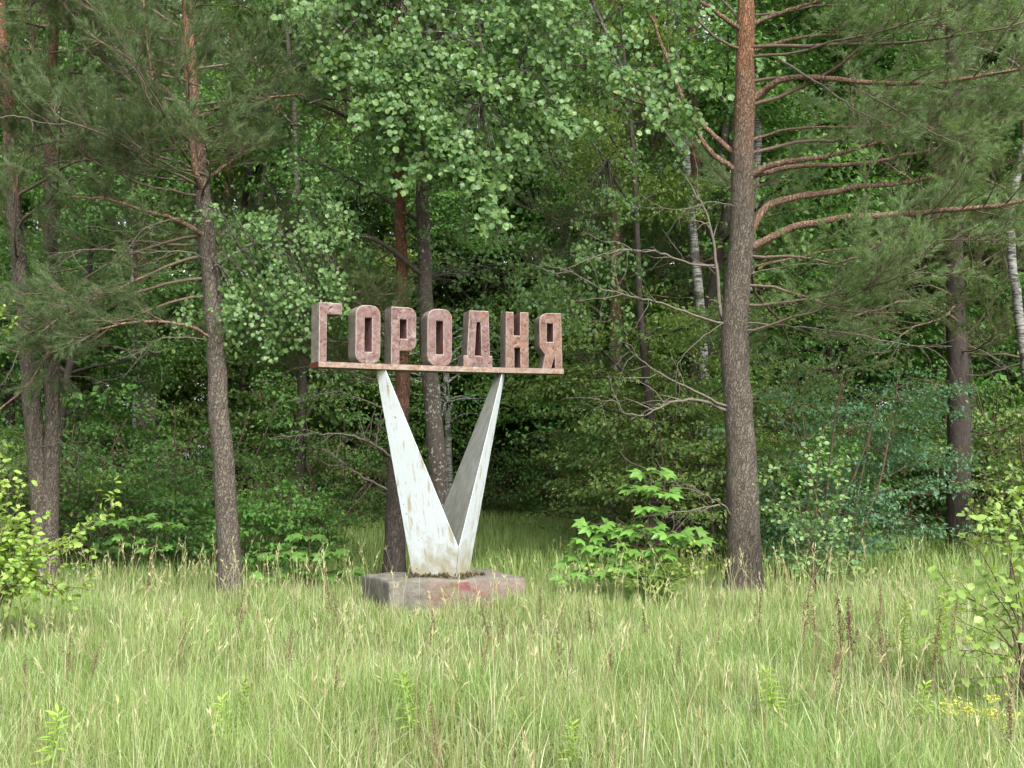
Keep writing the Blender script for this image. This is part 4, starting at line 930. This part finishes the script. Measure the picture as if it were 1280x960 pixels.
blades(gs, rng, x, y, rng.uniform(.3, .62, len(x)), rng.uniform(.009, .018, len(x)), .35)
tag(gs.build('woodland_grass', M['grass_shade']), 'soft green grass running back into the wood behind the sign', 'grass', kind='stuff')
# seed-bearing straw stalks
sk = Acc(); x, y = field(rng, 620, 5.2, 18.5, .9); k = keep_off(x, y); x, y = x[k], y[k]
x = np.r_[x, gx(rng.uniform(70, 470, 90), 15.5), gx(rng.uniform(700, 1150, 60), 15.3)]; y = np.r_[y, rng.uniform(14.2, 16.6, 90), rng.uniform(13.8, 15.8, 60)]
nx = len(x)
for kk, (xx, yy) in enumerate(zip(x, y)):
    h = rng.uniform(.38, .8) if kk < nx - 150 else rng.uniform(.45, .95); d = rng.normal(0, .12, 2); p0 = np.array([xx, yy, -.03]); p1 = p0 + [d[0] * .3, d[1] * .3, h * .6]; p2 = p0 + [d[0], d[1], h]
    sk.tube(np.array([p0, p1, p2]), [.0022, .0018, .0012], 3, cap=False)
    n = 7; t = rng.uniform(.78, 1.0, n); P = p1 + (p2 - p1) * ((t - .6) / .4)[:, None]
    dd = nrm(nrm(p2 - p1) + rng.normal(0, .3, (n, 3))); sk.scatter(fold(.16), P, frames(dd, rng.normal(0, 1, (n, 3))), rng.uniform(.03, .07, n))
tag(sk.build('dry_grass', M['straw']), 'thin straw-coloured grass stalks with seed heads in the meadow', 'grass', kind='stuff')
# dock stalks, some stand singly in the picture
def dock_proto(seed):
    r = np.random.default_rng(seed); a = Acc(); q = limb_path(r, [0, 0, -.05], [.05, .02, 1], 1.0, .0, 8, .04); a.tube(q, np.linspace(.005, .002, 9), 4, 0)
    n = 150; u = (.45 + .54 * r.random(n)) * 7.999; j = u.astype(int); P = q[j] + (q[j + 1] - q[j]) * (u - j)[:, None] + r.normal(0, .011, (n, 3))
    a.scatter(fold(.8), P, frames(r.normal(0, 1, (n, 3)) + UP * .5, r.normal(0, 1, (n, 3))), r.uniform(.012, .026, n))
    for _ in range(3):
        j = r.integers(3, 6); w = limb_path(r, q[j], [r.normal(0, .4), r.normal(0, .4), 1], r.uniform(.15, .3), .1, 4); a.tube(w, np.linspace(.003, .0015, 5), 3)
        m_ = 40; P = w[r.integers(1, 5, m_)] + r.normal(0, .014, (m_, 3)); a.scatter(fold(.8), P, frames(r.normal(0, 1, (m_, 3)), r.normal(0, 1, (m_, 3))), r.uniform(.012, .024, m_))
    return a.mesh('dock_stalk', M['dock'])
DK = [dock_proto(s) for s in (1, 2, 3)]
def yfoot(py, h): return None
for i, (px, py, Y) in enumerate([(1052, 742, 10.2), (1062, 748, 10.6), (1070, 745, 10.0), (1110, 768, 9.6), (1165, 765, 9.4), (1003, 735, 11.5), (1025, 760, 11.0), (1085, 785, 10.8), (1036, 800, 9.0), (1048, 815, 8.6), (1262, 862, 7.2), (1190, 740, 12.5),
        (85, 795, 9.8), (30, 825, 9.2), (225, 772, 10.6), (295, 740, 12.0), (415, 722, 13.5), (424, 742, 12.8), (535, 762, 11.0), (549, 885, 7.0), (615, 760, 11.6), (628, 768, 11.8), (676, 735, 13.2), (742, 752, 11.6), (702, 790, 10.4), (708, 815, 9.8), (845, 800, 10.2), (810, 765, 11.8), (180, 690, 15.6), (110, 805, 9.6), (765, 800, 10.0), (1100, 735, 13.0), (600, 795, 10.0), (360, 790, 10.4), (422, 832, 8.6), (900, 775, 11.4), (945, 745, 12.4)]):
    p = at(px, py, Y); h = max(.25, p[2] + .05)
    o = link('dock_stalk', DK[i % 3]); o.location = (gx(px, Y), Y, 0); s = h / .97; o.scale = (min(1, s * 1.1), min(1, s * 1.1), s); o.rotation_euler = (0, 0, i * 2.4)
    tag(o, 'brown dried dock stalk with seed clusters standing in the meadow grass', 'weed', 'dock stalks in the meadow')
# bright leafy weeds
def weed_proto(seed):
    r = np.random.default_rng(seed); a = Acc(); q = limb_path(r, [0, 0, -.05], [0, 0, 1], .6, .0, 8, .04); a.tube(q, np.linspace(.005, .003, 9), 4, 0)
    n = 34; u = np.linspace(.35, .999, n) * 7.999; j = u.astype(int); P = q[j] + (q[j + 1] - q[j]) * (u - j)[:, None]; az = np.arange(n) * 2.4
    D = np.stack([np.cos(az), np.sin(az), .35 + .8 * np.linspace(0, 1, n) ** 3], 1)
    a.scatter(oval(.26, .05, .25), P, frames(D, UP + r.normal(0, .2, (n, 3))), .13 - .05 * np.linspace(0, 1, n))
    return a.mesh('leafy_weed', M['weed'])
WD = [weed_proto(s) for s in (1, 2)]
for i, (px, py, Y) in enumerate([(1125, 742, 11.0), (1175, 748, 11.2), (1160, 772, 10.8), (520, 842, 7.8), (300, 848, 8.0), (284, 878, 7.6), (712, 885, 7.2), (970, 832, 8.6), (1150, 845, 8.4), (62, 900, 6.9)]):
    p = at(px, py, Y); h = max(.2, p[2] + .05); o = link('leafy_weed', WD[i % 2]); o.location = (gx(px, Y), Y, 0); s = h / .56; s *= (.85, 1, .7, .92)[i % 4]; o.scale = (min(1.2, s * 1.2), min(1.2, s * 1.2), s); o.rotation_euler = (.18 * math.sin(i * 2.1), .2 * math.cos(i * 1.3), i * 1.9)
    tag(o, 'bright green leafy weed with whorled narrow leaves in the meadow grass', 'weed', 'leafy weeds in the meadow')
# a spurge in flower
rg = np.random.default_rng(7); sx = gx(1212, 7.9); base = np.array([sx, 7.9, 0.0]); root = thing('spurge_plant', 'spurge with clusters of small yellow flowers in the meadow grass', 'flower', base)
a = Acc()
for k in range(13):
    c = at(1212 + rg.normal(0, 26), 884 + rg.normal(0, 11), 7.9 + rg.normal(0, .12)); a.tube(spline(np.array([base + [rg.normal(0, .05), rg.normal(0, .05), -.04], (base + c) / 2, c]), 6), np.linspace(.003, .002, 6), 3)
    n = 26; fl = Acc(); fl.scatter(fold(.8), c + rg.normal(0, .026, (n, 3)) * [1, 1, .5], frames(rg.normal(0, 1, (n, 3)) * [1, 1, .4], UP + rg.normal(0, .4, (n, 3))), rg.uniform(.014, .026, n)); tag(fl.build('flower_cluster', M['flower'], root, base), kind='stuff')
a.build('stems', M['weed'], root, base)
# the single tall reed-grass plume by the tall pine
base = np.array([gx(996, 12.2), 12.2, 0.0]); root = thing('grass_plume', 'single tall pale grass plume nodding before the aspen sapling', 'grass', base)
q = spline(np.array([base - [0, 0, .05], at(1000, 790, 12.2), at(990, 745, 12.2), at(980, 706, 12.2)]), 16); a = Acc(); a.tube(q, np.linspace(.004, .0015, 16), 4); a.build('stem', M['straw'], root, base)
a = Acc(); n = 60; u = np.linspace(9.5, 14.9, n); j = u.astype(int); P = q[j] + (q[j + 1] - q[j]) * (u - j)[:, None]; ax = nrm(q[j + 1] - q[j])
a.scatter(fold(.16), P, frames(ax + rg.normal(0, .22, (n, 3)), rg.normal(0, 1, (n, 3))), rg.uniform(.06, .12, n)); a.build('seed_head', M['straw'], root, base)
